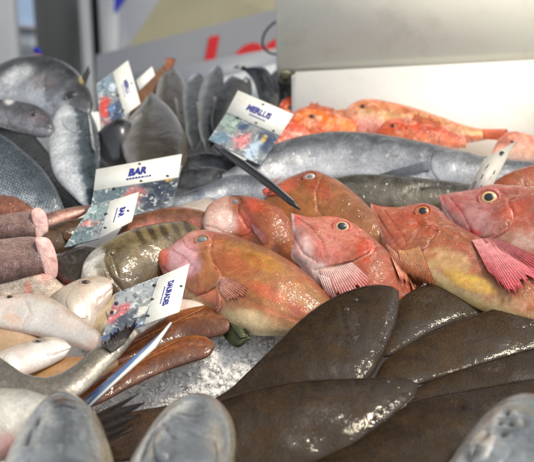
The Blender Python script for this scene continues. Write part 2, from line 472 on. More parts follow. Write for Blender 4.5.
def dome(c, n, r, hgt, ring=10, seg=28, sq=1.0, ax=None, colf=None, rnd=0.0):
    n = n.normalized()
    a = (ax - n * ax.dot(n)).normalized() if ax else n.orthogonal().normalized()
    b = n.cross(a)
    vs, fs, cs = [], [], []
    for i in range(ring + 1):
        t = i / ring
        rr = r * t; z = hgt * math.sqrt(max(0, 1 - t * t))
        for j in range(seg):
            w = 2 * math.pi * j / seg
            vs.append(c + a * (rr * math.cos(w)) + b * (rr * sq * math.sin(w)) + n * z)
            cs.append(colf(t) if colf else (0, 0, 0))
    for i in range(ring):
        for j in range(seg):
            k = (j + 1) % seg
            fs.append((i * seg + j, (i + 1) * seg + j, (i + 1) * seg + k, i * seg + k))
    # back closing
    vs.append(c - n * hgt * 0.4); cs.append(cs[-1]); ci = len(vs) - 1
    for j in range(seg): fs.append((ring * seg + j, ci, ring * seg + (j + 1) % seg))
    return vs, fs, cs

def eye(f, px, py, r, iris=(205, 180, 120), rim=(170, 80, 60), pup=0.5, sq=0.9, face=0.45, tilt=0, cloudy=False):
    loc, nor, idx = hit(f, px, py)
    cam = (CAMLOC - loc).normalized()
    n = (nor * (1 - face) + cam * face).normalized()
    rad = r * proj(loc)[2] / FPX
    ax = RIGHT * math.cos(R(tilt)) - UP * math.sin(R(tilt))
    li, lr = lin(iris), lin(rim)
    def cf(t):
        return interp([(0.0, li), (0.62, li), (0.78, tuple(x * 0.9 for x in li)), (0.9, lr), (1.0, lr)], t)
    vs, fs, cs = dome(loc - n * rad * 0.18, n, rad, rad * 0.5, 14, 32, sq, ax, cf)
    e = mesh_obj('eye', vs, fs, 'eye', f.root, cs)
    bx_ = (ax - n * ax.dot(n)).normalized(); by_ = n.cross(bx_)
    tv, tf, tcol = [], [], []
    base = f.cols[f.faces[idx][0]] if idx is not None else lr
    for i in range(40):
        w = 2 * math.pi * i / 40
        rdir = bx_ * math.cos(w) + by_ * (math.sin(w) * sq)
        cc_ = loc + rdir * (rad * 1.06)
        rd = rdir.normalized()
        for k in range(10):
            z = 2 * math.pi * k / 10
            tr_ = rad * (0.17 + 0.04 * math.sin(w * 2 + px))
            tv.append(cc_ + rd * (tr_ * 1.2 * math.cos(z)) + n * (tr_ * math.sin(z) * 0.9 + rad * 0.02))
            m_ = 0.5 + 0.5 * math.cos(z)
            tcol.append(tuple(x + (y - x) * (0.75 - 0.55 * m_) for x, y in zip(base, lr)))
    for i in range(40):
        for k in range(10):
            a_, b_ = (i + 1) % 40, (k + 1) % 10
            tf.append((i * 10 + k, a_ * 10 + k, a_ * 10 + b_, i * 10 + b_))
    mesh_obj('eyelid', tv, tf, f.mat, e, tcol)
    zc = loc - n * rad * 0.18 + n * (rad * 0.5 * math.sqrt(1 - (pup * 0.95) ** 2))
    if cloudy:
        vs, fs, cs = dome(zc, n, rad * pup, rad * 0.12, 6, 24, sq, ax, lambda t: lin((120, 125, 130)))
        mesh_obj('pupil', vs, fs, 'eye', e, cs)
    else:
        vs, fs, cs = dome(zc, n, rad * pup, rad * 0.5 * (1 - math.sqrt(1 - (pup * 0.95) ** 2)) + rad * 0.03, 6, 28, sq, ax)
        mesh_obj('pupil', vs, fs, 'pupil', e)
    return e

def fin(f, name, base, tip, col, tipcol=None, rays=9, lift=(0.002, 0.006), amp=0.0006, ragged=0.15, mat='fin', ns=None, nt_=10, parent=None, split=0.0, depth=None, curl=0.0, label=None, over=()):
    ns = ns or rays * 6 + 1
    bs = catmull(base, ns); ts = catmull(tip, ns)
    rr = [random.uniform(1 - ragged, 1.0) for _ in range(rays + 1)]
    th = 0.0005
    front, back, cs = [], [], []
    c0, c1 = lin(col), lin(tipcol or col)
    bd = []
    for i in range(ns):
        if depth is None:
            loc, nor, _ = hit(f, bs[i].x, bs[i].y); bd.append(proj(loc)[2])
        else: bd.append(depth(bs[i].x, bs[i].y))
    for _ in range(6): bd = [(bd[max(i - 1, 0)] + bd[i] + bd[min(i + 1, ns - 1)]) / 3 for i in range(ns)]
    for i in range(ns):
        s = i / (ns - 1) * rays
        k = int(min(s, rays - 1)); fr = s - k
        ln = rr[k] * (1 - fr) + rr[k + 1] * fr
        notch = (1 - abs(2 * fr - 1)) # 1 mid membrane, 0 on a ray
        ln *= 1 - split * notch
        for j in range(nt_):
            t = j / (nt_ - 1) * ln
            x = bs[i].x + (ts[i].x - bs[i].x) * t; y = bs[i].y + (ts[i].y - bs[i].y) * t
            db_ = bd[i]
            if depth is None and lift[1] > 0:
                l_, n_, i_, q_ = f.bvh.ray_cast(CAMLOC, ray(x, y).normalized())
                if l_ is not None: db_ = min(db_ + 0.004, proj(l_)[2])
                for o_ in over:
                    l_, n_, i_, q_ = o_.bvh.ray_cast(CAMLOC, ray(x, y).normalized())
                    if l_ is not None: db_ = min(db_, proj(l_)[2])
            d = db_ - (lift[0] + (lift[1] - lift[0]) * t) - amp * (1 - notch * 2) * (0.4 + 0.6 * t) + curl * math.sin(t * 3.14) * 0.01
            p = P(x, y, d)
            front.append(p); back.append(P(x, y, d + th))
            g = 0.86 + 0.2 * (1 - notch)
            cs.append(tuple((a + (b - a) * t) * g for a, b in zip(c0, c1)))
    n = len(front)
    vs = front + back; cs = cs + cs
    fs = []
    for i in range(ns - 1):
        for j in range(nt_ - 1):
            a, b_, c, d = i * nt_ + j, (i + 1) * nt_ + j, (i + 1) * nt_ + j + 1, i * nt_ + j + 1
            fs.append((a, b_, c, d)); fs.append((d + n, c + n, b_ + n, a + n))
    for i in range(ns - 1):
        for j in (0, nt_ - 1):
            a, b_ = i * nt_ + j, (i + 1) * nt_ + j
            fs.append((a, a + n, b_ + n, b_))
    for i in (0, ns - 1):
        for j in range(nt_ - 1):
            a, b_ = i * nt_ + j, i * nt_ + j + 1
            fs.append((a, b_, b_ + n, a + n))
    return mesh_obj(name, vs, fs, mat, parent or f.root, cs, label=label)

def patch(f, name, outline, lift=0.0012, tint=(1, 1, 1), mat=None, blobs=(), rim=None, parent=None):
    """a plate lying on the body (gill cover, cheek): follows the surface, with a step at its edge"""
    m = 72
    o = catmull(outline, m, closed=True)
    cx = sum(q.x for q in o) / m; cy = sum(q.y for q in o) / m
    rings = [0.0, 0.15, 0.3, 0.45, 0.6, 0.75, 0.87, 0.95, 1.0, 1.02]
    vs, cs, fs = [], [], []
    lb = [(x, y, rx, ry, R(a), lin(c), s) for (x, y, rx, ry, a, c, s) in blobs]
    for r in rings:
        for q in o:
            x, y = cx + (q.x - cx) * min(r, 1), cy + (q.y - cy) * min(r, 1)
            loc, nor, idx = hit(f, x, y)
            k = lift * (0.75 + 0.25 * math.sqrt(max(0, 1 - r * r))) if r <= 1 else -0.0012
            if r == 1.0: k = lift * 0.45
            dx, dy = cx - f.snout[0], cy - f.snout[1]; dl = math.hypot(dx, dy)
            rr_ = max(math.hypot(w.x - cx, w.y - cy) for w in o)
            g_ = sst(-0.75, 0.45, ((x - cx) * dx + (y - cy) * dy) / dl / rr_)
            k = (k if r <= 1 else lift * 0.2) * g_ - 0.0008 * (1 - g_) - (0.0012 if r > 1 else 0)
            vs.append(loc + nor * k)
            if idx is not None: c = f.cols[f.faces[idx][0]]
            else: c = (0.3, 0.2, 0.1)
            c = tuple(a * b for a, b in zip(c, tint))
            for (bx, by, rx, ry, ang, bc, s) in lb:
                dx, dy = x - bx, y - by
                e1 = (dx * math.cos(ang) + dy * math.sin(ang)) / rx; e2 = (-dx * math.sin(ang) + dy * math.cos(ang)) / ry
                rr = math.hypot(e1, e2)
                if rr < 1.3:
                    kk = s * (1 - sst(0.55, 1.3, rr)); c = tuple(p + (q_ - p) * kk for p, q_ in zip(c, bc))
            if rim and r >= 0.95: c = lin(rim)
            cs.append(c)
    for i in range(len(rings) - 1):
        for j in range(m):
            k = (j + 1) % m
            fs.append((i * m + j, (i + 1) * m + j, (i + 1) * m + k, i * m + k))
    ob = mesh_obj(name, vs, fs, mat or f.mat, parent or f.root, cs)
    bm = bmesh.new(); bm.from_mesh(ob.data); bmesh.ops.remove_doubles(bm, verts=bm.verts, dist=1e-7); bmesh.ops.recalc_face_normals(bm, faces=bm.faces); bm.to_mesh(ob.data); bm.free()
    return ob

def slab(name, corners, thick, mat, parent=None, seg=(1, 1), cols=None, bevel=0.0, smooth=False, flip=None):
    """corners: 4 world points (tl, tr, br, bl) of the face towards the viewer; solid behind it"""
    tl, tr, br, bl = [Vector(c) for c in corners]
    n = (tr - tl).cross(bl - tl).normalized()
    if n.dot(CAMLOC - tl) < 0: n = -n
    nx, ny = seg
    vs, cs = [], []
    for layer in (0, 1):
        for j in range(ny + 1):
            for i in range(nx + 1):
                u, v = i / nx, j / ny
                p = (tl.lerp(tr, u)).lerp(bl.lerp(br, u), v)
                vs.append(p - n * thick * layer)
                if cols: cs.append(cols(u, v))
    K = (nx + 1) * (ny + 1)
    fs = []
    id_ = lambda i, j, l: l * K + j * (nx + 1) + i
    for j in range(ny):
        for i in range(nx):
            fs.append((id_(i, j, 0), id_(i, j + 1, 0), id_(i + 1, j + 1, 0), id_(i + 1, j, 0)))
            fs.append((id_(i, j, 1), id_(i + 1, j, 1), id_(i + 1, j + 1, 1), id_(i, j + 1, 1)))
    for i in range(nx):
        fs.append((id_(i, 0, 0), id_(i + 1, 0, 0), id_(i + 1, 0, 1), id_(i, 0, 1)))
        fs.append((id_(i + 1, ny, 0), id_(i, ny, 0), id_(i, ny, 1), id_(i + 1, ny, 1)))
    for j in range(ny):
        fs.append((id_(0, j + 1, 0), id_(0, j, 0), id_(0, j, 1), id_(0, j + 1, 1)))
        fs.append((id_(nx, j, 0), id_(nx, j + 1, 0), id_(nx, j + 1, 1), id_(nx, j, 1)))
    ob = mesh_obj(name, vs, fs, mat, parent, cs if cols else None, smooth)
    bm = bmesh.new(); bm.from_mesh(ob.data)
    bmesh.ops.recalc_face_normals(bm, faces=bm.faces)
    if bevel > 0:
        es = [e for e in bm.edges if len(e.link_faces) == 2 and e.calc_face_angle(0) > 0.6]
        bmesh.ops.bevel(bm, geom=es, offset=bevel, segments=3, affect='EDGES')
    bm.to_mesh(ob.data); bm.free()
    if bevel: ob.data.shade_smooth()
    return ob

def tube(name, pts, radii, mat, parent=None, seg=12):
    n = len(pts)
    vs, fs = [], []
    for i in range(n):
        t = (pts[min(i + 1, n - 1)] - pts[max(i - 1, 0)]).normalized()
        a = t.orthogonal().normalized() if i == 0 else (pa - t * pa.dot(t)).normalized()
        pa = a; b_ = t.cross(a)
        for j in range(seg):
            w = 2 * math.pi * j / seg
            vs.append(pts[i] + (a * math.cos(w) + b_ * math.sin(w)) * radii[i])
    for i in range(n - 1):
        for j in range(seg):
            k = (j + 1) % seg
            fs.append((i * seg + j, i * seg + k, (i + 1) * seg + k, (i + 1) * seg + j))
    fs.append(tuple(range(seg))[::-1]); fs.append(tuple((n - 1) * seg + j for j in range(seg)))
    return mesh_obj(name, vs, fs, mat, parent)

def text_mesh(txt, bold=0.02, shear=0.0):
    cu = bpy.data.curves.new('lettering', 'FONT'); cu.body = txt; cu.offset = bold; cu.shear = shear; cu.resolution_u = 3; cu.fill_mode = 'FRONT'
    o = bpy.data.objects.new('lettering', cu); COL.objects.link(o)
    bpy.context.view_layer.update()
    dg = bpy.context.evaluated_depsgraph_get()
    me = bpy.data.meshes.new_from_object(o.evaluated_get(dg))
    vs = [v.co.copy() for v in me.vertices]; fs = [tuple(p.vertices) for p in me.polygons]
    bpy.data.objects.remove(o); bpy.data.curves.remove(cu); bpy.data.meshes.remove(me)
    x0 = min(v.x for v in vs); x1 = max(v.x for v in vs); y0 = min(v.y for v in vs); y1 = max(v.y for v in vs)
    return [((v.x - x0) / (x1 - x0), (v.y - y0) / (y1 - y0)) for v in vs], fs
def lettering(txt, o3, ux, vy, n, parent, mat='ink', lift=0.0006, bold=0.02, shear=0.0, name='lettering'):
    """o3 lower left corner, ux full width vector, vy full height vector"""
    uv, fs = text_mesh(txt, bold, shear)
    vs = [o3 + ux * u + vy * v + n * lift for u, v in uv]
    return mesh_obj(name, vs, fs, mat, parent, smooth=False)

exec_order = []
# ================================================================== THE SETTING
def world_quad(px_corners, ds): return [P(x, y, d) for (x, y), d in zip(px_corners, ds)]
g = mesh_obj('ground', [(-40, -40, 0), (40, -40, 0), (40, 60, 0), (-40, 60, 0)], [(0, 1, 2, 3)], 'ground', smooth=False); g['kind'] = 'structure'

# ice bank
def bedpt(x, s, h): return BED0 + RIGHT * x + BEDY * s + BEDN * h
def ice_h(x, s):
    q = Vector((x, s, 0))
    return 0.010 * noise.noise(q * 9) + 0.005 * noise.noise(q * 30) + 0.0025 * noise.noise(q * 90) + 0.0018 * noise.noise(q * 210)
vs, fs = [], []
nx, ny = 330, 240
SMAX = (P(267, 112, D(267, 112)) - BED0).dot(BEDY)
for j in range(ny + 1):
    for i in range(nx + 1):
        x = -0.75 + 1.5 * i / nx; s = -0.42 + (SMAX + 0.42) * j / ny
        k = sst(0.2, 0.9, 1.25 - math.hypot((x + 0.06) / 0.16, (s + 0.13) / 0.13))
        vs.append(bedpt(x, s, ice_h(x, s) * (1 - 0.4 * k) + 0.043 * k))
for j in range(ny):
    for i in range(nx):
        a = j * (nx + 1) + i
        fs.append((a, a + 1, a + nx + 2, a + nx + 1))
o = mesh_obj('crushed_ice', vs, fs, 'ice'); o['kind'] = 'stuff'; tag(o, 'bank of white crushed ice under all the fish', 'ice')
# loose ice grains where the ice shows
vs, fs = [], []
ico = bmesh.new(); bmesh.ops.create_icosphere(ico, subdivisions=1, radius=1.0)
iv = [v.co.copy() for v in ico.verts]; ico.verts.index_update(); ifs = [tuple(v.index for v in f.verts) for f in ico.faces]; ico.free()
rnd = random.Random(3)
cnt = 0
while cnt < 8000:
    px, py = rnd.uniform(80, 300), rnd.uniform(312, 470)
    d = D(px, py, 0.0); p = P(px, py, d)
    q = p - BED0; x, s = q.dot(RIGHT), q.dot(BEDY)
    r = 0.0008 + 0.0020 * rnd.random() ** 4
    pile = 0.010
    k = sst(0.2, 0.9, 1.25 - math.hypot((x + 0.06) / 0.16, (s + 0.13) / 0.13))
    c = bedpt(x, s, ice_h(x, s) * (1 - 0.4 * k) + 0.043 * k - r * 0.6 + pile * rnd.random() ** 2 * 0.5 + r * 0.25)
    b0 = len(vs)
    sx, sy, sz = (rnd.uniform(0.6, 1.4) for _ in range(3))
    ang = rnd.uniform(0, 6.28); ca, sa = math.cos(ang), math.sin(ang)
    for v in iv:
        w = Vector((v.x * sx, v.y * sy, v.z * sz)) * r * rnd.uniform(0.75, 1.2)
        w = Vector((w.x * ca - w.z * sa, w.y, w.x * sa + w.z * ca))
        vs.append(c + w)
    fs += [tuple(b0 + k for k in f) for f in ifs]
    cnt += 1
o = mesh_obj('ice_grains', vs, fs, 'ice', smooth=False); o['kind'] = 'stuff'; tag(o, 'loose grains of crushed ice heaped between the soles and the price cards', 'ice')
# sloping steel counter under the ice
c = [bedpt(-0.8, SMAX + 0.01, -0.02), bedpt(0.8, SMAX + 0.01, -0.02), bedpt(0.8, -0.46, -0.02), bedpt(-0.8, -0.46, -0.02)]
ct = empty('market_counter', bedpt(0, -0.4, -0.4), 'sloping grey steel fish counter that carries the ice bank', 'counter')
slab('counter_top', c, 0.03, 'steel_grey', ct)
for x in (-0.7, 0.7):
    for s in (-0.4, SMAX - 0.03):
        a = bedpt(x, s, -0.05)
        tube('leg', [a, Vector((a.x, a.y, 0))], [0.025, 0.025], 'steel_grey', ct)

# ------------------------------------------------------------------ behind the counter (out of focus)
def upright(name, x0, x1, d, mat, label, cat, y0=-110, thick=0.08, parent=None):
    """a real upright standing on the ground"""
    a = P(x0, 60, d); b = P(x1, 60, d)
    c = [Vector((a.x, a.y, 2.6)), Vector((b.x, a.y, 2.6)), Vector((b.x, a.y, 0)), Vector((a.x, a.y, 0))]
    o = slab(name, c, thick, mat, parent, bevel=0.004)
    if label: tag(o, label, cat)
    return o
upright('stall_pillar', -60, 13, 2.2, 'post_light', 'pale grey pillar at the far left behind the silver bream', 'pillar')
a = P(62, 60, 2.45)
o = tube('steel_post', [Vector((a.x, a.y, 0)), Vector((a.x, a.y, 1.3)), Vector((a.x, a.y, 2.7))], [0.060] * 3, 'steel_grey', None, 32); tag(o, 'thick round grey steel post behind the silver bream', 'post')
pf = empty('door_frame', P(97, 150, 2.3), 'pale upright frame with a dark groove to the right of the round steel post', 'frame')
upright('jamb', 82, 91.5, 2.3, 'post_light', None, None, parent=pf)
upright('groove', 91.7, 101, 2.33, 'post_dark', None, None, parent=pf, thick=0.04)
upright('jamb', 101.2, 115, 2.3, 'post_light', None, None, parent=pf)
q = [P(5, -60, 3.2), P(60, -60, 3.2), P(60, 100, 3.0), P(5, 100, 3.0)]
o = slab('tarpaulin', q, 0.02, 'canvas_blue', None); tag(o, 'dusty blue tarpaulin seen between the pale pillar and the steel post', 'tarpaulin')
bx = empty('carton', P(26, 48, 3.0), 'white and grey carton in front of the blue tarpaulin', 'carton')
slab('front_panel', world_quad([(13, 30), (42, 30), (42, 52), (13, 52)], [2.9] * 4), 0.15, 'tray_white', bx, bevel=0.01)
slab('lid', world_quad([(12, 24), (43, 26), (42, 30), (13, 30)], [2.88] * 4), 0.18, 'panel_grey', bx, bevel=0.005)
cp = empty('marker_clip', P(37, 58, 1.62), 'small clip with a blue top and pink foot behind the silver bream', 'clip')
slab('top', world_quad([(33.5, 46), (40, 48), (41, 54), (33, 53)], [1.62] * 4), 0.01, 'blue_paint', cp, bevel=0.002)
slab('foot', world_quad([(33, 53.3), (41, 54.3), (42, 58), (32, 57)], [1.62] * 4), 0.01, 'pink_paint', cp, bevel=0.002)
o = slab('canvas_sheet', world_quad([(90, -60), (340, -60), (340, 40), (90, 90)], [3.0, 3.0, 2.8, 2.8]), 0.02, 'canvas_tan', None); tag(o, 'olive tan canvas sheet behind the lettered grey panel', 'canvas')
o = slab('side_panel', world_quad([(112, -40), (186, -40), (130, 44), (112, 56)], [2.4, 2.5, 2.4, 2.3]), 0.03, 'panel_grey', None); tag(o, 'slanting pale grey panel beside the upright door frame', 'panel')
o = slab('blue_sign', world_quad([(114, -30), (146, -30), (115.5, 12), (114, 13)], [2.2] * 4), 0.01, 'blue_paint', None); tag(o, 'corner of a bright blue sign at the top of the picture', 'sign')
sg = empty('stall_sign', P(190, 90, 1.8), 'grey panel with large red letters leaning behind the row of grey fish', 'sign')
pd = 1.80
slab('board', world_quad([(96, 55), (300, 3), (300, 90), (96, 110)], [pd] * 4), 0.03, 'panel_grey', sg)
slab('ledge', world_quad([(96, 80), (300, 43.5), (300, 80), (96, 120)], [pd - 0.05] * 4), 0.045, 'panel_edge', sg, bevel=0.004)
n = (CAMLOC - P(190, 60, pd)).normalized()
lettering('Les', P(200, 84, pd), P(200 + 84, 84 - 15, pd) - P(200, 84, pd), P(200 + 9, 84 - 47, pd) - P(200, 84, pd), n, sg, 'red_paint', 0.002, bold=0.035)
o = slab('plastic_tray', world_quad([(160, 92), (296, 57), (296, 160), (160, 160)], [1.50, 1.50, 1.40, 1.40]), 0.01, 'tray_white', None, bevel=0.003); tag(o, 'bluish white plastic tray edge behind the row of grey fish', 'tray')
cb = [P(*q, 1.36) for q in ((284, 19), (274, 23), (266, 31), (262.5, 40), (264, 48), (270, 53), (280, 54.5), (286, 52))]
cc = [Vector(v) for v in catmull(cb, 40)]
o = tube('cable', cc, [0.0016] * 40, 'black_plastic', None); tag(o, 'thin black cable loop hanging beside the beige box', 'cable')

# polystyrene box behind the red fish with a beige one stacked on it
wd = D(400, 146, 0.01)
fb = empty('foam_box', P(410, 150, wd), 'open white polystyrene box holding the small red fish', 'box')
slab('back_wall', world_quad([(292, 70.5), (580, 56), (580, 175), (292, 175)], [wd + 0.03, wd + 0.03, wd - 0.01, wd - 0.01]), 0.025, 'foam', fb, bevel=0.004)
sw = [P(566, 56, wd + 0.025), P(660, 46, wd - 0.16), P(660, 190, wd - 0.16), P(566, 160, wd + 0.0)]
slab('side_wall', sw, 0.02, 'foam', fb)
bb = empty('stacked_box', P(410, 64, wd - 0.005), 'closed beige foam box stacked over the white polystyrene box', 'box')
slab('front_panel', world_quad([(277, -70), (600, -70), (600, 52.0), (278, 67.5)], [wd + 0.075, wd + 0.075, wd + 0.040, wd + 0.040]), 0.2, 'beige_foam', bb, bevel=0.004)
slab('corner_block', world_quad([(279, 69), (291, 68.5), (291, 76), (280, 76)], [wd + 0.042] * 4), 0.06, 'canvas_tan', bb, bevel=0.003)

# ================================================================== FISH
GREY = [(0, (74, 76, 80)), (0.25, (92, 95, 100)), (0.5, (150, 155, 162)), (0.8, (205, 208, 210)), (1, (215, 215, 212))]
DARK = [(0, (41, 43, 44)), (0.35, (59, 60, 64)), (0.65, (86, 89, 92)), (1, (132, 134, 136))]
GB = [(0, (84, 78, 70)), (0.3, (104, 98, 90)), (0.6, (134, 130, 124)), (1, (188, 184, 176))]
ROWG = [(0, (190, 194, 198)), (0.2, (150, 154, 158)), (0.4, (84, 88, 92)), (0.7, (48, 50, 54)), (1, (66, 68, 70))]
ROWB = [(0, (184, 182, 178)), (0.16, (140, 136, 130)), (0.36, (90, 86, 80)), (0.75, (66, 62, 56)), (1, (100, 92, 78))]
far = 'grey fish stood in a row in front of the white tray'

# --- left background
f = fish('silver_bream', 'largest silver fish at the top left, with a high rounded back below the steel post', 'fish',
    [(90, 116), (93, 103), (88, 86), (74, 69), (57, 59), (38, 55), (18, 57), (-5, 66), (-45, 84)],
    [(90, 116), (76, 122), (58, 122), (35, 116), (10, 114), (-45, 118)],
    [(0, (40, 42, 46)), (0.2, (60, 62, 66)), (0.42, (110, 113, 118)), (0.65, (186, 192, 200)), (1, (214, 220, 228))], 'silver', h=0.055, thick=0.5, lean=0.45,
    blobs=[(18, 74, 16, 9, -20, (226, 230, 234), 0.8), (45, 82, 14, 9, 0, (150, 138, 136), 0.6), (80, 92, 14, 22, 10, (84, 84, 86), 0.7), (82, 79, 3, 5, 0, (196, 178, 110), 0.8)],  # the first, near-white spot is a highlight painted into the flank colour
    lines=[([(50, 66), (44, 80), (46, 96), (56, 108)], 1.6, 1.0, (96, 92, 94), 0.5)])
eye(f, 71, 96, 5.5, iris=(70, 72, 76), rim=(60, 62, 66), pup=0.6)
fin(f, 'dorsal_fin', [(82, 78), (86, 84)], [(90, 62), (92, 68)], (50, 52, 56), rays=3, split=0.3, lift=(0.0, 0.0))
patch(f, 'gill_cover', [(50, 68), (62, 72), (72, 84), (70, 106), (58, 114), (47, 102), (45, 84)], lift=0.0005)
f = fish('grey_bream', 'dark grey fish head lying just under the largest silver fish at the left edge', 'fish',
    [(55, 130), (50, 116), (38, 106), (18, 101), (-5, 99), (-35, 100)], [(55, 130), (44, 138), (22, 134), (-5, 126), (-35, 120)],
    [(0, (60, 60, 64)), (0.35, (92, 92, 98)), (0.6, (156, 156, 162)), (1, (200, 198, 200))], 'silver', h=0.06, thick=0.6,
    blobs=[(9, 101, 5, 4, 0, (232, 230, 226), 0.9), (36, 118, 12, 5, 10, (150, 128, 132), 0.5)], lines=[([(52, 130), (44, 127), (34, 126)], 1.2, 1.0, (70, 66, 70), 0.6)])
eye(f, 34, 115, 3.6, iris=(96, 92, 96), rim=(80, 78, 82), pup=0.6)
patch(f, 'gill_cover', [(16, 106), (24, 108), (27, 118), (22, 128), (12, 126), (8, 114)], lift=0.0014)
f = fish('dark_bass', 'dark back of a fish wedged above the scaly sea bass at the left edge', 'fish',
    [(92, 208), (72, 184), (50, 154), (28, 130), (0, 114), (-40, 100)], [(92, 212), (58, 206), (30, 168), (0, 142), (-40, 130)],
    [(0, (48, 50, 48)), (0.5, (66, 68, 66)), (1, (90, 94, 98))], 'silver_scaled', h=0.045, thick=0.55)
fin(f, 'dorsal_fin', [(58, 178), (66, 196)], [(68, 174), (74, 198)], (60, 76, 110), (44, 56, 84), rays=6, split=0.2, lift=(0, 0))
f = fish('sea_bass', 'sea bass with clear rows of silver blue scales, directly above the cut fish pieces', 'fish',
    [(66, 212), (58, 192), (42, 168), (22, 149), (0, 134), (-40, 116)], [(66, 212), (44, 226), (15, 224), (-10, 220), (-45, 214)],
    [(0, (58, 66, 72)), (0.3, (86, 95, 102)), (0.5, (124, 134, 142)), (0.58, (190, 200, 208)), (1, (222, 230, 236))], 'silver_scaled', h=0.05, thick=0.5, lean=0.5,
    lines=[([(-10, 166), (12, 180), (40, 204)], 1.2, 0.6, (104, 112, 120), 0.4)])
f = fish('silver_mullet', 'silver fish with white belly and blue grey back pointing up beside the left card stack', 'fish',
    [(74, 102), (85, 106), (94, 118), (99, 136), (100, 160), (97, 190), (89, 210)], [(74, 102), (60, 107), (52, 122), (48, 146), (55, 176), (74, 198), (89, 210)],
    [(0, (170, 178, 184)), (0.1, (70, 78, 82)), (0.25, (58, 66, 70)), (0.42, (84, 96, 104)), (0.5, (190, 198, 204)), (0.65, (232, 236, 238)), (1, (232, 236, 240))], 'silver', h=0.055, thick=0.55, lean=0.0,
    lines=[([(64, 112), (72, 125), (74, 138)], 1.2, 0.8), ([(82, 106), (88, 118), (90, 132)], 1.4, 1.2, (60, 64, 66), 0.6)])
fin(f, 'pectoral_fin', [(88, 112), (91, 122)], [(92, 150), (97, 158)], (196, 200, 200), (120, 124, 126), rays=6, split=0.1)
patch(f, 'gill_cover', [(66, 107), (77, 106), (86, 116), (84, 130), (72, 132), (62, 122)], lift=0.001)

# --- grey fish standing in the back row
rowc = [
 ('brown_fish', 'brown fish with an orange tail sticking up between the left cards and the grey row', [(126, 128), (134, 98), (150, 76), (171, 60)], [(126, 128), (152, 110), (166, 84), (174, 62)], [(0, (120, 84, 56)), (0.5, (110, 78, 52)), (1, (150, 110, 80))], 'fillet', 0.02),
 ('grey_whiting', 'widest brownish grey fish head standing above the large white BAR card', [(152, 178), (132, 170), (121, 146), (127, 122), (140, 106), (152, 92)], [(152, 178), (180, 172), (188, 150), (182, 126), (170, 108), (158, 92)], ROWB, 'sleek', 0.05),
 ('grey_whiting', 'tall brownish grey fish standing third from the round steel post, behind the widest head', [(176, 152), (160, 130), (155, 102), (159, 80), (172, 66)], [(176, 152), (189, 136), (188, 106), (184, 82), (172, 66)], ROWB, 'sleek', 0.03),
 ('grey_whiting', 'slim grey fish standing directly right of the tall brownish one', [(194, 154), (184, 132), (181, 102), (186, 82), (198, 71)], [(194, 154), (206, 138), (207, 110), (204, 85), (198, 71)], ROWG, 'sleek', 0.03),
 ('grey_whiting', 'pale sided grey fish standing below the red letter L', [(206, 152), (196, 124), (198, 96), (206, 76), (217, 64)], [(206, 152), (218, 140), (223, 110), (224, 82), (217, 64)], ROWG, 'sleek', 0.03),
 ('grey_whiting', 'dark curved fish standing behind the MERLUS card, left of the arched one', [(216, 146), (211, 118), (219, 92), (231, 76), (246, 76)], [(216, 146), (232, 142), (247, 120), (252, 96), (246, 76)], DARK, 'sleek', 0.035),
 ('grey_whiting', 'dark arched fish hooked over behind the MERLUS card next to the cable', [(264, 126), (258, 96), (252, 80), (243, 70), (238, 64)], [(264, 126), (277, 110), (277, 88), (264, 67), (238, 62)], DARK, 'sleek', 0.03),
 ('grey_whiting', 'dark fish at the right end of the grey row against the white box', [(280, 130), (271, 110), (270, 86), (276, 70)], [(280, 130), (293, 112), (292, 86), (283, 70)], DARK, 'sleek', 0.02),
 ('grey_whiting', 'dark grey filler fish added to darken the gap left of the widest grey head', [(88, 146), (104, 126), (124, 118), (142, 132)], [(88, 152), (106, 176), (130, 178), (142, 150)], DARK, 'sleek', 0.035),  # filler body added to darken a gap where bright ice showed through
]
for nm, lb, T, B, c, mt, h in rowc:
    if nm == 'grey_whiting' and not lb.startswith('dark grey'):
        lx, ly = T[-1]
        T = T[:-1] + [(lx - 4.5, ly + 4), (lx, ly)]; B = B[:-1] + [(lx + 5, ly + 4.5), (lx, ly)]
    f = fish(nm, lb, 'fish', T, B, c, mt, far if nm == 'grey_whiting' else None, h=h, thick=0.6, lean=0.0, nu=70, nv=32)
    T2 = catmull(T, 9); B2 = catmull(B, 9)
    if nm == 'brown_fish':
        fin(f, 'tail_fin', [(165, 70), (171, 72)], [(166, 56), (177, 58)], (190, 130, 96), rays=5, lift=(0, 0)); continue
    if lb.startswith('widest') or lb.startswith('dark grey'): continue
    m_ = [((a.x * 0.4 + b.x * 0.6), (a.y * 0.4 + b.y * 0.6)) for a, b in zip(T2, B2)]
    eye(f, m_[7][0], m_[7][1], 2.2, iris=(150, 146, 130), rim=(60, 60, 58), pup=0.65)
    fin(f, 'pectoral_fin', [(m_[5][0], m_[5][1]), (m_[5][0] + 3, m_[5][1] + 2)], [(m_[3][0] + 1, m_[3][1]), (m_[3][0] + 5, m_[3][1] + 2)], (120, 116, 108), (84, 80, 74), rays=5, lift=(0.001, 0.002))

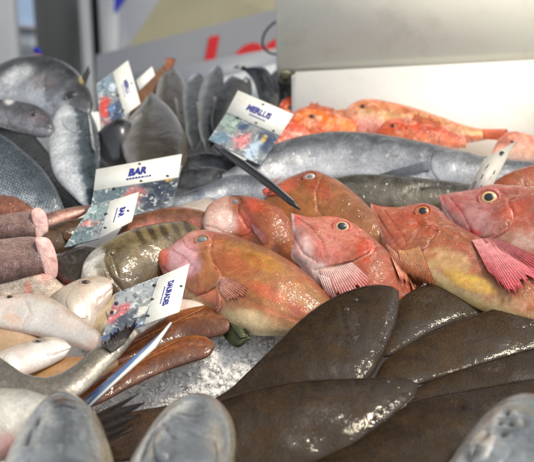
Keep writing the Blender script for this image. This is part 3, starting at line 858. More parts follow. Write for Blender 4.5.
# --- horizontal fish below the MERLUS card
for nm, lb, T, B, c, mt, h in [
 ('grey_mackerel', 'dark grey fish lying crosswise, uppermost of the pile left of the black pick', [(262, 176), (242, 159), (208, 152), (184, 157), (160, 165)], [(262, 176), (240, 180), (205, 179), (182, 175), (160, 167)], DARK, 'dark', 0.03),
 ('grey_mackerel', 'dark slim fish lying crosswise under the uppermost one left of the black pick', [(256, 192), (226, 170), (196, 167), (160, 176)], [(256, 192), (222, 194), (190, 192), (160, 186)], DARK, 'dark', 0.036),
 ('grey_mackerel', 'shiny silver fish lying crosswise directly above the pink headed gurnard', [(284, 194), (258, 176), (228, 176), (198, 188), (160, 196)], [(284, 196), (262, 204), (232, 204), (205, 208), (160, 210)], [(0, (84, 90, 98)), (0.3, (120, 126, 134)), (0.6, (190, 196, 204)), (1, (214, 216, 218))], 'silver', 0.040),
 ('pale_fish_belly', 'pinkish white fish belly showing between the BAR cards and the pink headed gurnard', [(238, 214), (215, 198), (190, 202), (165, 212)], [(238, 216), (212, 228), (188, 228), (165, 220)], [(0, (190, 176, 164)), (0.5, (212, 196, 184)), (1, (206, 150, 136))], 'pale', 0.044)]:
    f = fish(nm, lb, 'fish', T, B, c, mt, 'fish lying crosswise left of the black pick' if nm == 'grey_mackerel' else None, h=h, thick=0.6, nu=80, nv=36)

# --- big hake, dark fish
f = fish('hake', 'long thick silver grey fish lying across behind the gurnards', 'fish',
    [(606, 180), (560, 164), (500, 158), (460, 150), (420, 141), (380, 134), (340, 131), (300, 136), (268, 147), (244, 161), (222, 174)],
    [(606, 186), (560, 196), (500, 196), (460, 196), (420, 192), (380, 188), (340, 184), (300, 184), (262, 186), (240, 184), (222, 178)],
    [(0, (62, 66, 72)), (0.22, (92, 96, 102)), (0.36, (124, 128, 134)), (0.5, (168, 171, 176)), (0.7, (222, 223, 225)), (1, (226, 225, 222))], 'hake', h=0.045, thick=0.55, lean=0.45, nu=150, nv=64,
    blobs=[(448, 168, 18, 16, 0, (206, 210, 216), 0.6), (470, 158, 40, 8, 12, (100, 102, 104), 0.7), (420, 165, 40, 6, -8, (150, 154, 162), 0.5)],
    lines=[([(431, 146), (425, 160), (428, 176), (440, 186)], 1.6, 1.4, (104, 106, 112), 0.6), ([(240, 168), (300, 156), (360, 154), (424, 158)], 0.8, 0.3, (90, 94, 100), 0.4)])
fin(f, 'pectoral_fin', [(428, 160), (430, 170)], [(366, 178), (374, 183)], (112, 118, 126), (140, 146, 152), rays=9, lift=(0.001, 0.003), split=0.05)
patch(f, 'gill_cover', [(436, 150), (462, 154), (474, 168), (462, 184), (444, 184), (431, 168)], lift=0.001)
fin(f, 'pelvic_fin', [(505, 178), (512, 186)], [(468, 186), (484, 194)], (190, 196, 202), (120, 130, 140), rays=7, lift=(0.002, 0.004))
f = fish('pollack', 'dark olive grey fish lying between the silver hake and the gurnard heads', 'fish',
    [(318, 188), (336, 178), (360, 174), (390, 175), (420, 178), (450, 181), (480, 186), (520, 196)], [(318, 192), (350, 206), (400, 212), (440, 212), (480, 212), (520, 206)],
    [(0, (58, 54, 46)), (0.3, (76, 72, 62)), (0.6, (112, 106, 92)), (1, (150, 142, 122))], 'dark', h=0.045, thick=0.55,
    lines=[([(400, 200), (408, 190), (430, 186), (455, 188)], 1.5, 1.3, (40, 38, 34), 0.6)])
patch(f, 'gill_cover', [(402, 200), (412, 190), (432, 187), (450, 190), (440, 204), (415, 208)], lift=0.0015)

# --- red fish in the white box
RED = [(0, (180, 52, 24)), (0.3, (200, 76, 36)), (0.6, (214, 116, 74)), (1, (232, 186, 166))]
YEL = [(0, (196, 84, 44)), (0.25, (206, 132, 76)), (0.45, (222, 184, 122)), (0.6, (212, 116, 76)), (1, (232, 184, 164))]
PAL = [(0, (226, 150, 96)), (0.3, (228, 178, 134)), (0.6, (230, 206, 180)), (1, (232, 214, 200))]
reds = [
 ('pale orange fish lying on top at the back of the white box', [(292, 98), (310, 89), (332, 84), (352, 88), (384, 102)], [(292, 100), (318, 104), (350, 108), (384, 106)], PAL, 0.020, None),
 ('red fish whose head points left just right of the MERLUS card', [(275, 113), (284, 99), (304, 94), (330, 98), (362, 108)], [(275, 115), (288, 124), (315, 124), (362, 118)], RED, 0.026, (290, 108, 3.2)),
 ('deep red fish pressed under the right edge of the MERLUS card', [(258, 160), (270, 132), (286, 118), (312, 122)], [(258, 162), (275, 158), (295, 152), (318, 140)], [(0, (190, 56, 26)), (0.5, (206, 78, 40)), (1, (220, 120, 80))], 0.034, None),
 ('small orange head between the red fish and the pink cheeked one in the white box', [(322, 122), (331, 112), (346, 109), (370, 114)], [(322, 124), (334, 136), (350, 138), (370, 132)], YEL, 0.026, (338, 118, 3.0)),
 ('bright orange round head in the middle of the red fish', [(286, 130), (292, 114), (308, 106), (328, 109), (356, 122)], [(286, 133), (300, 146), (322, 148), (356, 142)], [(0, (214, 84, 34)), (0.4, (228, 126, 54)), (0.7, (226, 104, 52)), (1, (232, 150, 110))], 0.034, (312, 117, 3.4)),
 ('long red and yellow fish with pink cheek, its tail showing in the white box', [(342, 119), (349, 106), (364, 99), (386, 101), (412, 107), (442, 117), (472, 127), (506, 132)], [(342, 121), (350, 134), (370, 140), (392, 140), (420, 142), (450, 145), (480, 141), (506, 135)], YEL, 0.034, (363, 107, 3.6)),
 ('lowest orange fish in the white box, touching the back of the long silver fish', [(376, 131), (387, 121), (404, 118), (430, 121), (466, 138)], [(376, 134), (392, 148), (430, 152), (466, 148)], RED, 0.038, (393, 126, 3.0)),
 ('red and white fish head at the far right end of the white box', [(492, 152), (500, 138), (515, 131), (545, 140)], [(492, 154), (510, 164), (530, 164), (545, 160)], [(0, (206, 96, 66)), (0.5, (226, 170, 146)), (1, (232, 210, 198))], 0.036, (512, 142, 2.2)),
]
for i, (lb, T, B, c, h, e) in enumerate(reds):
    bl = []
    if i == 5: bl = [(366, 124, 16, 12, 0, (232, 160, 150), 0.8), (352, 114, 8, 10, 0, (226, 140, 110), 0.7)]
    f = fish('red_mullet', lb, 'fish', T, B, c, 'mullet', 'red fish heaped in the white box', h=h, thick=0.6, nu=90, nv=40, blobs=bl)
    if e: eye(f, e[0], e[1], e[2], iris=(150, 70, 40), rim=(190, 80, 40), pup=0.6)
    if i == 5:
        fin(f, 'tail_fin', [(482, 129), (483, 139)], [(511, 129), (512, 141)], (214, 100, 60), (226, 120, 80), rays=9, lift=(0, 0))
        patch(f, 'gill_cover', [(366, 103), (378, 106), (384, 120), (378, 134), (364, 136), (358, 122)], lift=0.0014)
        fin(f, 'pectoral_fin', [(384, 122), (384, 128)], [(404, 132), (402, 138)], (232, 170, 130), rays=6)
    if i in (0, 1, 4, 6):
        tq = catmull(T, 11)
        fin(f, 'dorsal_fin', [(tq[4].x, tq[4].y + 2), (tq[7].x, tq[7].y + 2)], [(tq[4].x + 6, tq[4].y - 8), (tq[7].x + 5, tq[7].y - 4)], (222, 130, 90), (206, 90, 50), rays=8, lift=(0, 0), split=0.35, ragged=0.4)
    if i in (1, 4, 6):
        x, y = e[0] + 14, e[1] + 6
        patch(f, 'gill_cover', [(x - 6, y - 8), (x + 3, y - 7), (x + 8, y), (x + 4, y + 8), (x - 6, y + 8)], lift=0.0012, tint=(1.08, 0.95, 0.9))
# --- gurnards
GUR = [(0, (116, 60, 30)), (0.2, (150, 84, 42)), (0.45, (172, 102, 54)), (0.68, (190, 116, 72)), (0.86, (212, 168, 120)), (1, (226, 206, 170))]
GURH = [(0, (178, 92, 62)), (0.3, (196, 108, 82)), (0.6, (212, 138, 118)), (1, (226, 176, 160))]
gg = 'gurnards laid in a heap in the middle'
def tone(c, s=0.82, v=0.93):
    g = (c[0] * 0.3 + c[1] * 0.59 + c[2] * 0.11)
    return tuple((g + (x - g) * s) * v for x in c)
def gurnard(lb, T, B, cols=GUR, head=None, **k):
    cols = [(a, tone(c)) for a, c in cols]
    if head: head = (head[0], [(a, tone(c, 0.95, 0.90)) for a, c in head[1]])
    return fish('gurnard', lb, 'fish', T, B, cols, k.pop('mat', 'gurnard'), gg, head=head, nu=k.pop('nu', 190), nv=k.pop('nv', 88), wet0=k.pop('wet0', 0.4), **k)

f = gurnard('brown gurnard with a pale eye, touched by the tip of the black pick',
    [(258, 208), (270, 190), (286, 179), (302, 172), (312, 170), (326, 174), (342, 183), (358, 196), (374, 212), (392, 232)],
    [(258, 210), (270, 222), (288, 236), (305, 246), (335, 252), (365, 252), (392, 246)],
    [(0, (140, 62, 34)), (0.25, (150, 86, 42)), (0.55, (168, 104, 46)), (0.8, (184, 116, 66)), (1, (200, 150, 100))], h=0.056, thick=0.5, wet=[(350, 200, 22, 10, 45, 0.9)],
    blobs=[(288, 186, 14, 8, -30, (196, 92, 62), 0.8), (320, 190, 18, 8, 30, (170, 70, 40), 0.5), (300, 205, 20, 14, 0, (168, 104, 50), 0.5)],
    lines=[([(322, 178), (316, 192), (318, 210), (330, 226)], 1.5, 1.2, (120, 54, 30), 0.5), ([(272, 204), (284, 210), (298, 212)], 1.0, 0.8, (150, 70, 50), 0.5)])
eye(f, 310, 177, 6.4, iris=(186, 182, 170), rim=(186, 78, 54), pup=0.45, sq=0.7, tilt=-8, cloudy=True)
fin(f, 'feeler', [(262, 190), (264, 196)], [(282, 176), (290, 190)], (220, 96, 84), rays=2, split=0.9, lift=(0.002, 0.006))

f = gurnard('gurnard with a silvery pink blunt head, directly above the biggest orange gurnard',
    [(202, 220), (208, 206), (222, 197), (240, 195), (262, 199), (284, 208), (300, 226), (316, 252)],
    [(202, 224), (206, 236), (220, 243), (244, 250), (270, 262), (296, 270), (316, 266)],
    [(0, (140, 70, 40)), (0.3, (172, 84, 48)), (0.6, (176, 92, 46)), (0.85, (182, 108, 60)), (1, (196, 140, 90))],
    head=(0.26, [(0, (190, 150, 130)), (0.3, (206, 164, 148)), (0.7, (222, 190, 178)), (1, (226, 196, 186))]), head_mat='gurnard_head', h=[0.06, 0.05, 0.03], thick=0.5,
    blobs=[(228, 222, 14, 10, 30, (226, 198, 192), 0.8), (254, 206, 12, 8, 20, (184, 70, 48), 0.7), (246, 226, 12, 14, 0, (190, 84, 64), 0.7)],
    lines=[([(240, 199), (238, 212), (246, 226), (258, 236)], 1.6, 1.5, (168, 70, 56), 0.6), ([(206, 226), (216, 228), (226, 234)], 1.0, 1.0, (150, 90, 80), 0.6)])
eye(f, 235, 202, 4.6, iris=(150, 132, 120), rim=(196, 120, 100), pup=0.5, cloudy=True)
patch(f, 'gill_cover', [(226, 206), (238, 206), (248, 216), (252, 230), (240, 236), (226, 226)], lift=0.0016, tint=(1.05, 0.98, 0.98))
fin(f, 'pectoral_fin', [(250, 222), (254, 232)], [(270, 238), (266, 246)], (206, 150, 150), (196, 110, 90), rays=5)

f = gurnard('biggest orange gurnard in the middle, pink head behind the DAURADES card',
    [(156, 254), (161, 250), (170, 246), (178, 240), (187, 233), (198, 229.5), (214, 231), (238, 237), (264, 247), (290, 261), (315, 281), (334, 302), (356, 330)],
    [(156, 254), (160, 268), (170, 286), (186, 303), (206, 312), (224, 323), (242, 332), (260, 336), (280, 336), (300, 336), (325, 338), (356, 338)],
    [(0, (120, 54, 32)), (0.1, (146, 84, 42)), (0.3, (168, 108, 48)), (0.52, (182, 112, 56)), (0.7, (196, 128, 80)), (0.84, (220, 192, 140)), (1, (230, 216, 180))],
    head=(0.24, [(0, (196, 120, 92)), (0.2, (212, 140, 122)), (0.5, (218, 150, 144)), (0.8, (204, 124, 110)), (1, (210, 150, 130))]), head_mat='gurnard_head', h=[0.062, 0.06, 0.046], thick=0.52, lean=0.55, nu=240, nv=104, wet=[(294, 276, 30, 10, 38, 0.9), (276, 322, 20, 8, 10, 0.5)],
    blobs=[(184, 258, 16, 18, 20, (218, 172, 180), 0.75), (163, 257, 6, 9, 0, (216, 104, 80), 0.9), (208, 296, 16, 8, 20, (206, 120, 96), 0.7), (214, 246, 12, 6, 20, (196, 128, 92), 0.6),
           (232, 262, 20, 12, 20, (170, 80, 44), 0.5), (268, 292, 22, 7, 25, (196, 84, 56), 0.55), (302, 312, 16, 6, 30, (198, 80, 60), 0.5), (262, 262, 24, 8, 25, (176, 122, 44), 0.6), (226, 284, 10, 6, 0, (150, 128, 130), 0.5), (250, 318, 26, 8, 12, (224, 204, 160), 0.7)],
    lines=[([(182, 240), (188, 248), (198, 250), (212, 246)], 1.2, 1.0, (140, 70, 60), 0.6), ([(172, 250), (186, 258), (196, 270), (198, 286)], 1.2, 1.0, (170, 90, 96), 0.6), ([(228, 290), (254, 304), (290, 318), (322, 330)], 1.6, 0.6, (206, 92, 70), 0.5), ([(214, 234), (210, 252), (216, 270), (232, 284)], 1.8, 1.6, (176, 88, 66), 0.5), ([(163, 268), (174, 276), (186, 282)], 1.2, 1.3, (168, 84, 76), 0.7),
           ([(216, 240), (250, 256), (290, 282), (330, 316)], 1.0, 0.6, (196, 96, 62), 0.5), ([(186, 300), (206, 292), (222, 286)], 1.2, 1.2, (170, 92, 78), 0.5)])
eye(f, 202, 240, 6.4, iris=(150, 140, 130), rim=(110, 74, 56), pup=0.6, sq=0.75, tilt=-20, cloudy=True)
patch(f, 'gill_cover', [(186, 252), (200, 250), (212, 262), (222, 276), (212, 290), (196, 294), (180, 280), (178, 264)], lift=0.002, tint=(1.03, 0.98, 1.0), blobs=[(190, 264, 12, 12, 0, (216, 176, 190), 0.6)])
fin(f, 'pectoral_fin', [(214, 272), (219, 280), (219, 290)], [(250, 288), (246, 300), (232, 306)], (186, 136, 120), (176, 100, 74), rays=10, lift=(0.0008, 0.0012), amp=0.0004, ragged=0.3, split=0.12)
fin(f, 'pelvic_fin', [(218, 288), (221, 300)], [(222, 308), (214, 316)], (212, 170, 160), (206, 130, 120), rays=4, lift=(0.002, 0.003))

g4 = f = gurnard('pink gurnard head with a bold black eye in the centre, snout pointing up left',
    [(291, 213), (300, 215), (312, 217), (326, 216), (342, 218), (356, 225), (370, 235), (386, 250), (404, 272), (424, 296), (440, 312)],
    [(291, 213), (292, 226), (294, 240), (291, 256), (301, 267), (312, 284), (326, 297), (344, 306), (370, 318), (404, 322), (440, 318)],
    [(0, (158, 70, 40)), (0.25, (178, 82, 46)), (0.55, (184, 86, 52)), (0.8, (196, 110, 76)), (1, (216, 160, 130))],
    head=(0.42, [(0, (206, 104, 76)), (0.3, (214, 128, 104)), (0.55, (218, 146, 130)), (0.8, (226, 186, 178)), (1, (232, 206, 202))]), mat='gurnard_head', h=[0.078, 0.062, 0.03], bias=0.003, thick=0.5, lean=0.4, nu=240, nv=104, wet=[(386, 258, 34, 12, 45, 0.9), (368, 240, 10, 8, 0, 0.8)],
    blobs=[(296, 220, 6, 8, 0, (214, 92, 82), 0.8), (328, 250, 18, 10, 10, (216, 120, 104), 0.6), (304, 248, 9, 12, 0, (234, 206, 200), 0.7), (330, 214, 16, 5, 5, (206, 96, 72), 0.6), (366, 250, 10, 12, 0, (196, 70, 44), 0.6), (318, 268, 12, 8, 40, (236, 212, 208), 0.7)],
    lines=[([(292, 215), (293, 230), (292, 254)], 2.2, -0.6, (240, 222, 214), 0.9), ([(297, 218), (310, 226), (322, 240), (326, 258)], 1.3, 0.9, (168, 60, 52), 0.7), ([(352, 224), (362, 236), (364, 248)], 1.2, 0.8, (150, 50, 40), 0.6), ([(326, 236), (340, 240), (356, 240)], 1.0, 0.7, (176, 66, 56), 0.6), ([(292, 232), (298, 244), (304, 254), (318, 262)], 1.3, 1.6, (198, 120, 112), 0.6), ([(314, 270), (332, 267), (352, 262), (372, 252)], 1.5, 1.8, (228, 190, 160), 0.7),
           ([(372, 238), (376, 248), (370, 256)], 1.5, 1.2, (160, 60, 40), 0.5), ([(300, 222), (318, 232), (334, 238)], 1.4, 0.7)])
eye(f, 342, 227, 8.2, iris=(206, 176, 140), rim=(206, 92, 70), pup=0.56, sq=0.88, tilt=5)
patch(f, 'gill_cover', [(346, 236), (360, 236), (371, 243), (368, 254), (352, 261), (334, 265), (322, 266), (330, 250)], lift=0.0022, tint=(1.02, 0.95, 0.93))
fin(f, 'pectoral_fin', [(320, 269), (336, 267), (352, 262)], [(330, 306), (352, 304), (378, 284)], (232, 190, 180), (202, 72, 60), rays=18, lift=(0.002, 0.006), split=0.12, ragged=0.4, amp=0.0005)
fin(f, 'pelvic_fin', [(318, 274), (330, 278)], [(328, 300), (340, 304)], (230, 196, 190), (216, 130, 120), rays=5, lift=(0.004, 0.006), split=0.15)

g5 = f = gurnard('orange gurnard with a white upper lip, second from the right, belly yellow',
    [(370, 203), (380, 206), (396, 207), (410, 205), (424, 203), (438, 208), (450, 220), (470, 232), (496, 246), (524, 264), (580, 300)],
    [(370, 203), (372, 214), (376, 226), (381, 244), (389, 262), (408, 276), (430, 286), (456, 300), (490, 314), (524, 322), (580, 330)],
    [(0, (136, 62, 32)), (0.2, (160, 80, 40)), (0.45, (176, 100, 56)), (0.6, (196, 130, 78)), (0.76, (222, 190, 120)), (0.9, (226, 196, 110)), (1, (216, 160, 90))],
    head=(0.27, [(0, (190, 88, 54)), (0.3, (200, 100, 62)), (0.6, (204, 112, 74)), (0.9, (214, 150, 120)), (1, (224, 180, 160))]), mat='gurnard_head', h=0.064, thick=0.5, lean=0.45, nu=240, nv=104,
    blobs=[(374, 219, 4.5, 7, -25, (240, 226, 212), 1.0), (430, 226, 14, 8, 20, (160, 74, 44), 0.5), (452, 262, 24, 12, 25, (222, 190, 130), 0.5), (470, 282, 26, 8, 20, (228, 190, 84), 0.7)],
    lines=[([(371, 206), (374, 220), (382, 236)], 1.8, -0.5, (238, 214, 196), 0.8), ([(384, 210), (394, 224), (404, 236), (410, 250)], 1.2, 0.9, (140, 52, 34), 0.6), ([(412, 216), (420, 224), (434, 226)], 1.2, 0.8, (120, 50, 32), 0.6), ([(378, 216), (386, 230), (396, 244), (408, 254)], 1.2, 1.3, (160, 66, 44), 0.5), ([(436, 224), (436, 236), (428, 246), (414, 250)], 1.6, 1.6, (150, 66, 44), 0.6),
           ([(440, 226), (470, 244), (500, 262), (540, 288)], 1.0, 0.7, (170, 90, 50), 0.5)])
eye(f, 423, 211.5, 7.2, iris=(214, 150, 84), rim=(150, 60, 38), pup=0.6, sq=0.95)
patch(f, 'gill_cover', [(404, 226), (420, 219), (434, 222), (441, 231), (437, 239), (424, 250), (404, 254), (396, 240)], lift=0.0018)
fin(f, 'pectoral_fin', [(398, 250), (408, 250), (420, 246)], [(408, 290), (422, 296), (436, 286)], (206, 150, 104), (186, 92, 50), rays=18, lift=(0.002, 0.005), split=0.08, ragged=0.3, amp=0.0005, over=[g4])
fin(f, 'pelvic_fin', [(386, 244), (398, 254)], [(402, 284), (412, 288)], (222, 160, 130), (196, 92, 70), rays=5, lift=(0.002, 0.004), split=0.2, over=[g4])

g6 = f = gurnard('rose pink gurnard head with a big yellow ringed eye at the right edge',
    [(438, 196), (450, 193), (464, 191), (478, 188), (492, 184), (508, 185), (530, 187), (580, 196)],
    [(438, 196), (441, 206), (446, 218), (456, 232), (466, 242), (478, 250), (498, 264), (530, 284), (580, 300)],
    [(0, (160, 72, 50)), (0.25, (178, 88, 64)), (0.5, (190, 104, 72)), (0.75, (214, 160, 130)), (1, (226, 200, 180))],
    head=(0.5, [(0, (190, 90, 76)), (0.25, (204, 122, 112)), (0.5, (206, 142, 136)), (0.75, (214, 148, 144)), (1, (224, 180, 178))]), mat='gurnard_head', h=0.07, thick=0.5, lean=0.4, nu=220, nv=100,
    blobs=[(442, 200, 5, 6, 0, (196, 70, 64), 0.8), (474, 233, 8, 4, 10, (206, 70, 66), 0.9), (484, 222, 14, 10, 0, (198, 156, 156), 0.6), (514, 214, 14, 12, 0, (190, 86, 56), 0.7), (524, 240, 14, 12, 0, (226, 200, 184), 0.6), (456, 208, 10, 6, 30, (202, 96, 92), 0.6)],
    lines=[([(440, 198), (446, 212), (456, 228), (466, 240)], 1.8, -0.4, (232, 186, 182), 0.8), ([(450, 198), (462, 212), (470, 228), (474, 242)], 1.2, 0.9, (160, 50, 54), 0.6), ([(478, 208), (490, 212), (504, 206)], 1.2, 0.8, (150, 52, 52), 0.6), ([(500, 190), (512, 200), (530, 204)], 1.4, 1.0, (140, 50, 44), 0.6), ([(444, 208), (452, 220), (460, 230), (468, 240)], 1.3, 1.5, (226, 190, 190), 0.5), ([(462, 240), (478, 240), (496, 236), (508, 226)], 1.5, 1.6, (206, 110, 106), 0.5),
           ([(508, 200), (514, 214), (508, 228)], 1.6, 1.5, (150, 60, 50), 0.6), ([(452, 200), (468, 206), (478, 208)], 1.3, 0.6)])
eye(f, 489, 198, 9.4, iris=(216, 190, 138), rim=(196, 84, 84), pup=0.5, sq=0.92)
patch(f, 'gill_cover', [(494, 212), (506, 206), (514, 216), (508, 230), (494, 238), (480, 240), (474, 228), (482, 216)], lift=0.0022, tint=(1.0, 0.96, 0.96))
fin(f, 'pectoral_fin', [(472, 240), (488, 238), (502, 240)], [(494, 282), (518, 300), (548, 288), (560, 268)], (226, 150, 150), (196, 52, 66), rays=24, lift=(0.003, 0.006), split=0.08, amp=0.0006, ragged=0.3, over=[g5])
f = gurnard('rusty orange gurnard back showing above the rose pink head at the right edge',
    [(492, 184), (504, 175), (522, 168), (545, 164), (590, 168)], [(492, 186), (510, 198), (530, 202), (560, 204), (590, 200)],
    [(0, (150, 66, 36)), (0.5, (184, 92, 54)), (1, (200, 120, 80))], h=0.06, thick=0.5, nu=90, nv=44)

# --- middle left: cut pieces, whiting, pale fish
f = fish('whiting', 'small pink brown fish lying between the sea bass and the lower BAR card', 'fish', [(94, 206), (78, 206), (58, 210), (38, 216), (10, 224)], [(94, 209), (76, 219), (52, 228), (36, 232), (10, 236)],
    [(0, (110, 84, 70)), (0.3, (150, 112, 98)), (0.55, (206, 160, 146)), (0.8, (140, 84, 72)), (1, (170, 120, 100))], 'olive', h=0.055, thick=0.6)
fin(f, 'tail_fin', [(84, 206), (85, 214)], [(97, 203), (97, 212)], (170, 130, 116), rays=5, lift=(0, 0))
f = fish('brown_wrasse', 'short dark brown fish squeezed between the pale cut faces and the lower BAR card', 'fish', [(96, 216), (80, 218), (60, 222), (40, 230)], [(96, 226), (84, 240), (66, 252), (40, 256)],
    [(0, (60, 46, 36)), (0.5, (92, 70, 50)), (1, (120, 96, 70))], 'olive', h=0.05, thick=0.6)
fin(f, 'pectoral_fin', [(62, 230), (64, 238)], [(76, 236), (76, 246)], (110, 80, 56), rays=5)
f = fish('wet_wrasse', 'wrinkled wet blackish fish between the cut fish and the striped olive fish', 'fish', [(50, 262), (66, 250), (88, 246), (110, 252)], [(50, 266), (58, 282), (82, 290), (110, 280)],
    [(0, (40, 36, 30)), (0.6, (58, 50, 40)), (0.9, (110, 44, 36)), (1, (120, 60, 50))], 'dark', h=0.055, thick=0.6, lump=0.14)
f = fish('brown_wrasse', 'rusty speckled fish back at the left edge above the upper cut piece', 'fish', [(38, 212), (22, 200), (4, 195), (-30, 196)], [(38, 216), (20, 222), (0, 224), (-30, 222)],
    [(0, (96, 58, 40)), (0.5, (126, 72, 50)), (1, (150, 110, 86))], 'rockskin', h=0.06, thick=0.6)
SK = [(0, (158, 129, 120)), (0.25, (127, 101, 94)), (0.6, (108, 82, 77)), (1, (89, 70, 63))]
CF = [(0, (226, 186, 180)), (1, (226, 186, 180))]
def cut_piece(lb, T, B, outl, h):
    f = fish('fish_chunk', lb, 'fish chunk', T, B, SK, 'rockskin', 'thick cut fish pieces stacked at the left edge', h=h, thick=0.75, lean=0.4, nu=90, nv=56, lump=0.04, body_name='skin')
    o = catmull(outl, 60, closed=True)
    cx = sum(q.x for q in o) / 60; cy = sum(q.y for q in o) / 60
    q0 = P(cx, cy, D(cx, cy, h))
    dd = min(proj(f.bvh.find_nearest(q0)[0])[2], proj(q0)[2])
    gx = 0.0005
    x0 = min(q.x for q in o)
    dl = min(proj(hit(f, q.x, q.y)[0])[2] for q in o if q.x < x0 + 6)
    dd = dl + 0.016 - 0.002
    vs, cs, fs = [], [], []
    rings = [0, 0.2, 0.4, 0.6, 0.75, 0.88, 0.96, 1.0]
    for layer in (0, 1):
        for r in rings:
            for k, q in enumerate(o):
                x, y = cx + (q.x - cx) * r, cy + (q.y - cy) * r
                d = dd - 0.016 + gx * (x - x0) + (0.0025 * (r ** 4)) + 0.0008 * noise.noise(Vector((x * 0.18, y * 0.18, h * 90))) + 0.0007 * noise.noise(Vector((x * 0.5, y * 0.5, h * 90)))
                if layer: d += 0.006
                vs.append(P(x, y, d))
                e = noise.noise(Vector((x * 0.2, y * 0.2, 3.3)))
                c = lin((226, 184, 176)); c2 = lin((236, 208, 202)); c3 = lin((206, 140, 132))
                t = max(0, min(1, 0.5 + e)); c = tuple(a + (b - a) * t for a, b in zip(c, c2))
                if r > 0.93: c = tuple(a + (b - a) * 0.5 for a, b in zip(c, c3))
                cs.append(c)
    m = 60; K = len(rings) * m
    for l in (0, 1):
        for i in range(len(rings) - 1):
            for j in range(m):
                k = (j + 1) % m
                fc = (i * m + j, (i + 1) * m + j, (i + 1) * m + k, i * m + k)
                fs.append(tuple(x + K * l for x in (fc if l == 0 else fc[::-1])))
    i = len(rings) - 1
    for j in range(m):
        k = (j + 1) % m
        fs.append((i * m + j, i * m + j + K, i * m + k + K, i * m + k))
    mesh_obj('cut_face', vs, fs, 'flesh', f.root, cs)
    return f
cut_piece('upper brown skinned cut fish piece with a pale pink face at the left edge', [(34, 211), (31, 211), (20, 212), (0, 215), (-40, 221)], [(36, 236), (34, 239), (20, 240), (0, 241), (-40, 244)],
    [(31, 212), (38, 207.5), (45, 212), (48, 222), (48, 232), (43, 240), (37, 241), (34, 228)], 0.062)
cut_piece('lower brown skinned cut fish piece with a pale pink face at the left edge', [(37, 240), (34, 237), (20, 237), (0, 239), (-40, 242)], [(44, 273), (38, 276), (20, 281), (0, 285), (-40, 291)],
    [(35, 239), (43, 237), (50, 240), (55, 250), (58, 264), (57, 276), (51, 280), (44, 272), (39, 256)], 0.068)
f = fish('speckled_fish', 'grey speckled fish flank under the lower cut piece with torn pink flesh', 'fish', [(66, 288), (48, 272), (30, 266), (8, 270), (-30, 276)], [(66, 294), (50, 306), (25, 312), (0, 312), (-30, 310)],
    [(0, (126, 116, 106)), (0.4, (160, 150, 138)), (0.7, (196, 178, 162)), (1, (206, 170, 156))], 'rockskin', h=0.05, thick=0.6,
    blobs=[(44, 276, 9, 8, 40, (216, 166, 154), 0.9), (28, 290, 4, 10, 0, (196, 96, 80), 0.6), (58, 288, 10, 8, 0, (214, 190, 170), 0.8)])
f = fish('striped_fish', 'olive brown fish with faint stripes and a silvery cheek below the lower BAR card', 'fish',
    [(81, 276), (84, 262), (96, 248), (112, 238), (130, 230), (155, 224), (185, 221), (225, 226), (250, 236)],
    [(81, 278), (92, 290), (115, 300), (136, 300), (156, 288), (180, 272), (205, 262), (235, 254), (250, 246)],
    [(0, (96, 80, 56)), (0.12, (128, 112, 80)), (0.3, (120, 104, 72)), (0.6, (92, 76, 50)), (1, (84, 64, 44))],
    'olive', h=[0.062, 0.055, 0.03], thick=0.5, lean=0.55, nu=180, nv=80,
    head=(0.17, [(0, (206, 202, 190)), (0.3, (210, 206, 194)), (0.7, (190, 184, 170)), (1, (170, 160, 146))]),
    blobs=[(140, 236, 3.2, 10, -30, (62, 48, 28), 0.85), (152, 233, 3.2, 10, -30, (62, 48, 28), 0.85), (164, 231, 3.2, 10, -30, (62, 48, 28), 0.85), (176, 229, 3.2, 10, -30, (62, 48, 28), 0.85), (188, 228, 3.2, 10, -30, (62, 48, 28), 0.85), (115, 262, 10, 8, -30, (96, 84, 56), 0.6), (96, 258, 12, 5, -50, (222, 222, 216), 0.7)],
    lines=[([(108, 246), (104, 260), (110, 276), (122, 290)], 1.6, 1.4, (80, 70, 48), 0.5), ([(118, 240), (112, 256), (118, 274)], 1.2, 0.9)])
eye(f, 112, 254, 3.8, iris=(150, 130, 80), rim=(110, 96, 64), pup=0.6)
f = fish('whiting', 'red brown fish back lying just above the striped olive fish', 'fish', [(112, 242), (126, 222), (146, 212), (172, 207), (200, 210), (232, 222)], [(112, 246), (140, 240), (172, 236), (205, 234), (232, 226)],
    [(0, (150, 104, 84)), (0.3, (120, 78, 56)), (0.6, (176, 104, 88)), (1, (200, 140, 124))], 'olive', h=0.056, thick=0.55)

PALE = [(0, (150, 126, 106)), (0.15, (186, 170, 152)), (0.35, (214, 208, 200)), (0.65, (226, 222, 216)), (0.85, (222, 204, 192)), (1, (212, 170, 152))]
pg = 'pale white fish piled at the lower left'
f = fish('pale_whiting', 'pale fish with a dark eye whose blunt head points right, topmost of the white heap', 'fish',
    [(113, 286), (110, 279), (100, 276), (86, 277), (70, 283), (50, 296), (24, 324)], [(113, 287), (112, 295), (106, 305), (98, 318), (92, 332), (70, 340), (24, 330)],
    [(0, (168, 152, 130)), (0.2, (188, 174, 154)), (0.5, (210, 200, 186)), (1, (216, 206, 196))], 'pale', pg, h=[0.066, 0.06, 0.035], thick=0.5,
    blobs=[(84, 282, 8, 5, 0, (170, 146, 120), 0.7), (100, 296, 10, 4, -30, (226, 196, 184), 0.6)], lines=[([(113, 288), (104, 297), (94, 303)], 1.0, 1.2, (196, 160, 146), 0.6), ([(80, 296), (88, 306), (88, 322)], 1.2, 1.2, (206, 190, 176), 0.5)])
eye(f, 85.5, 282.5, 4.8, iris=(116, 94, 76), rim=(160, 138, 116), pup=0.62, sq=0.6)
patch(f, 'gill_cover', [(74, 288), (86, 292), (92, 304), (88, 318), (74, 316), (66, 302)], lift=0.0006)
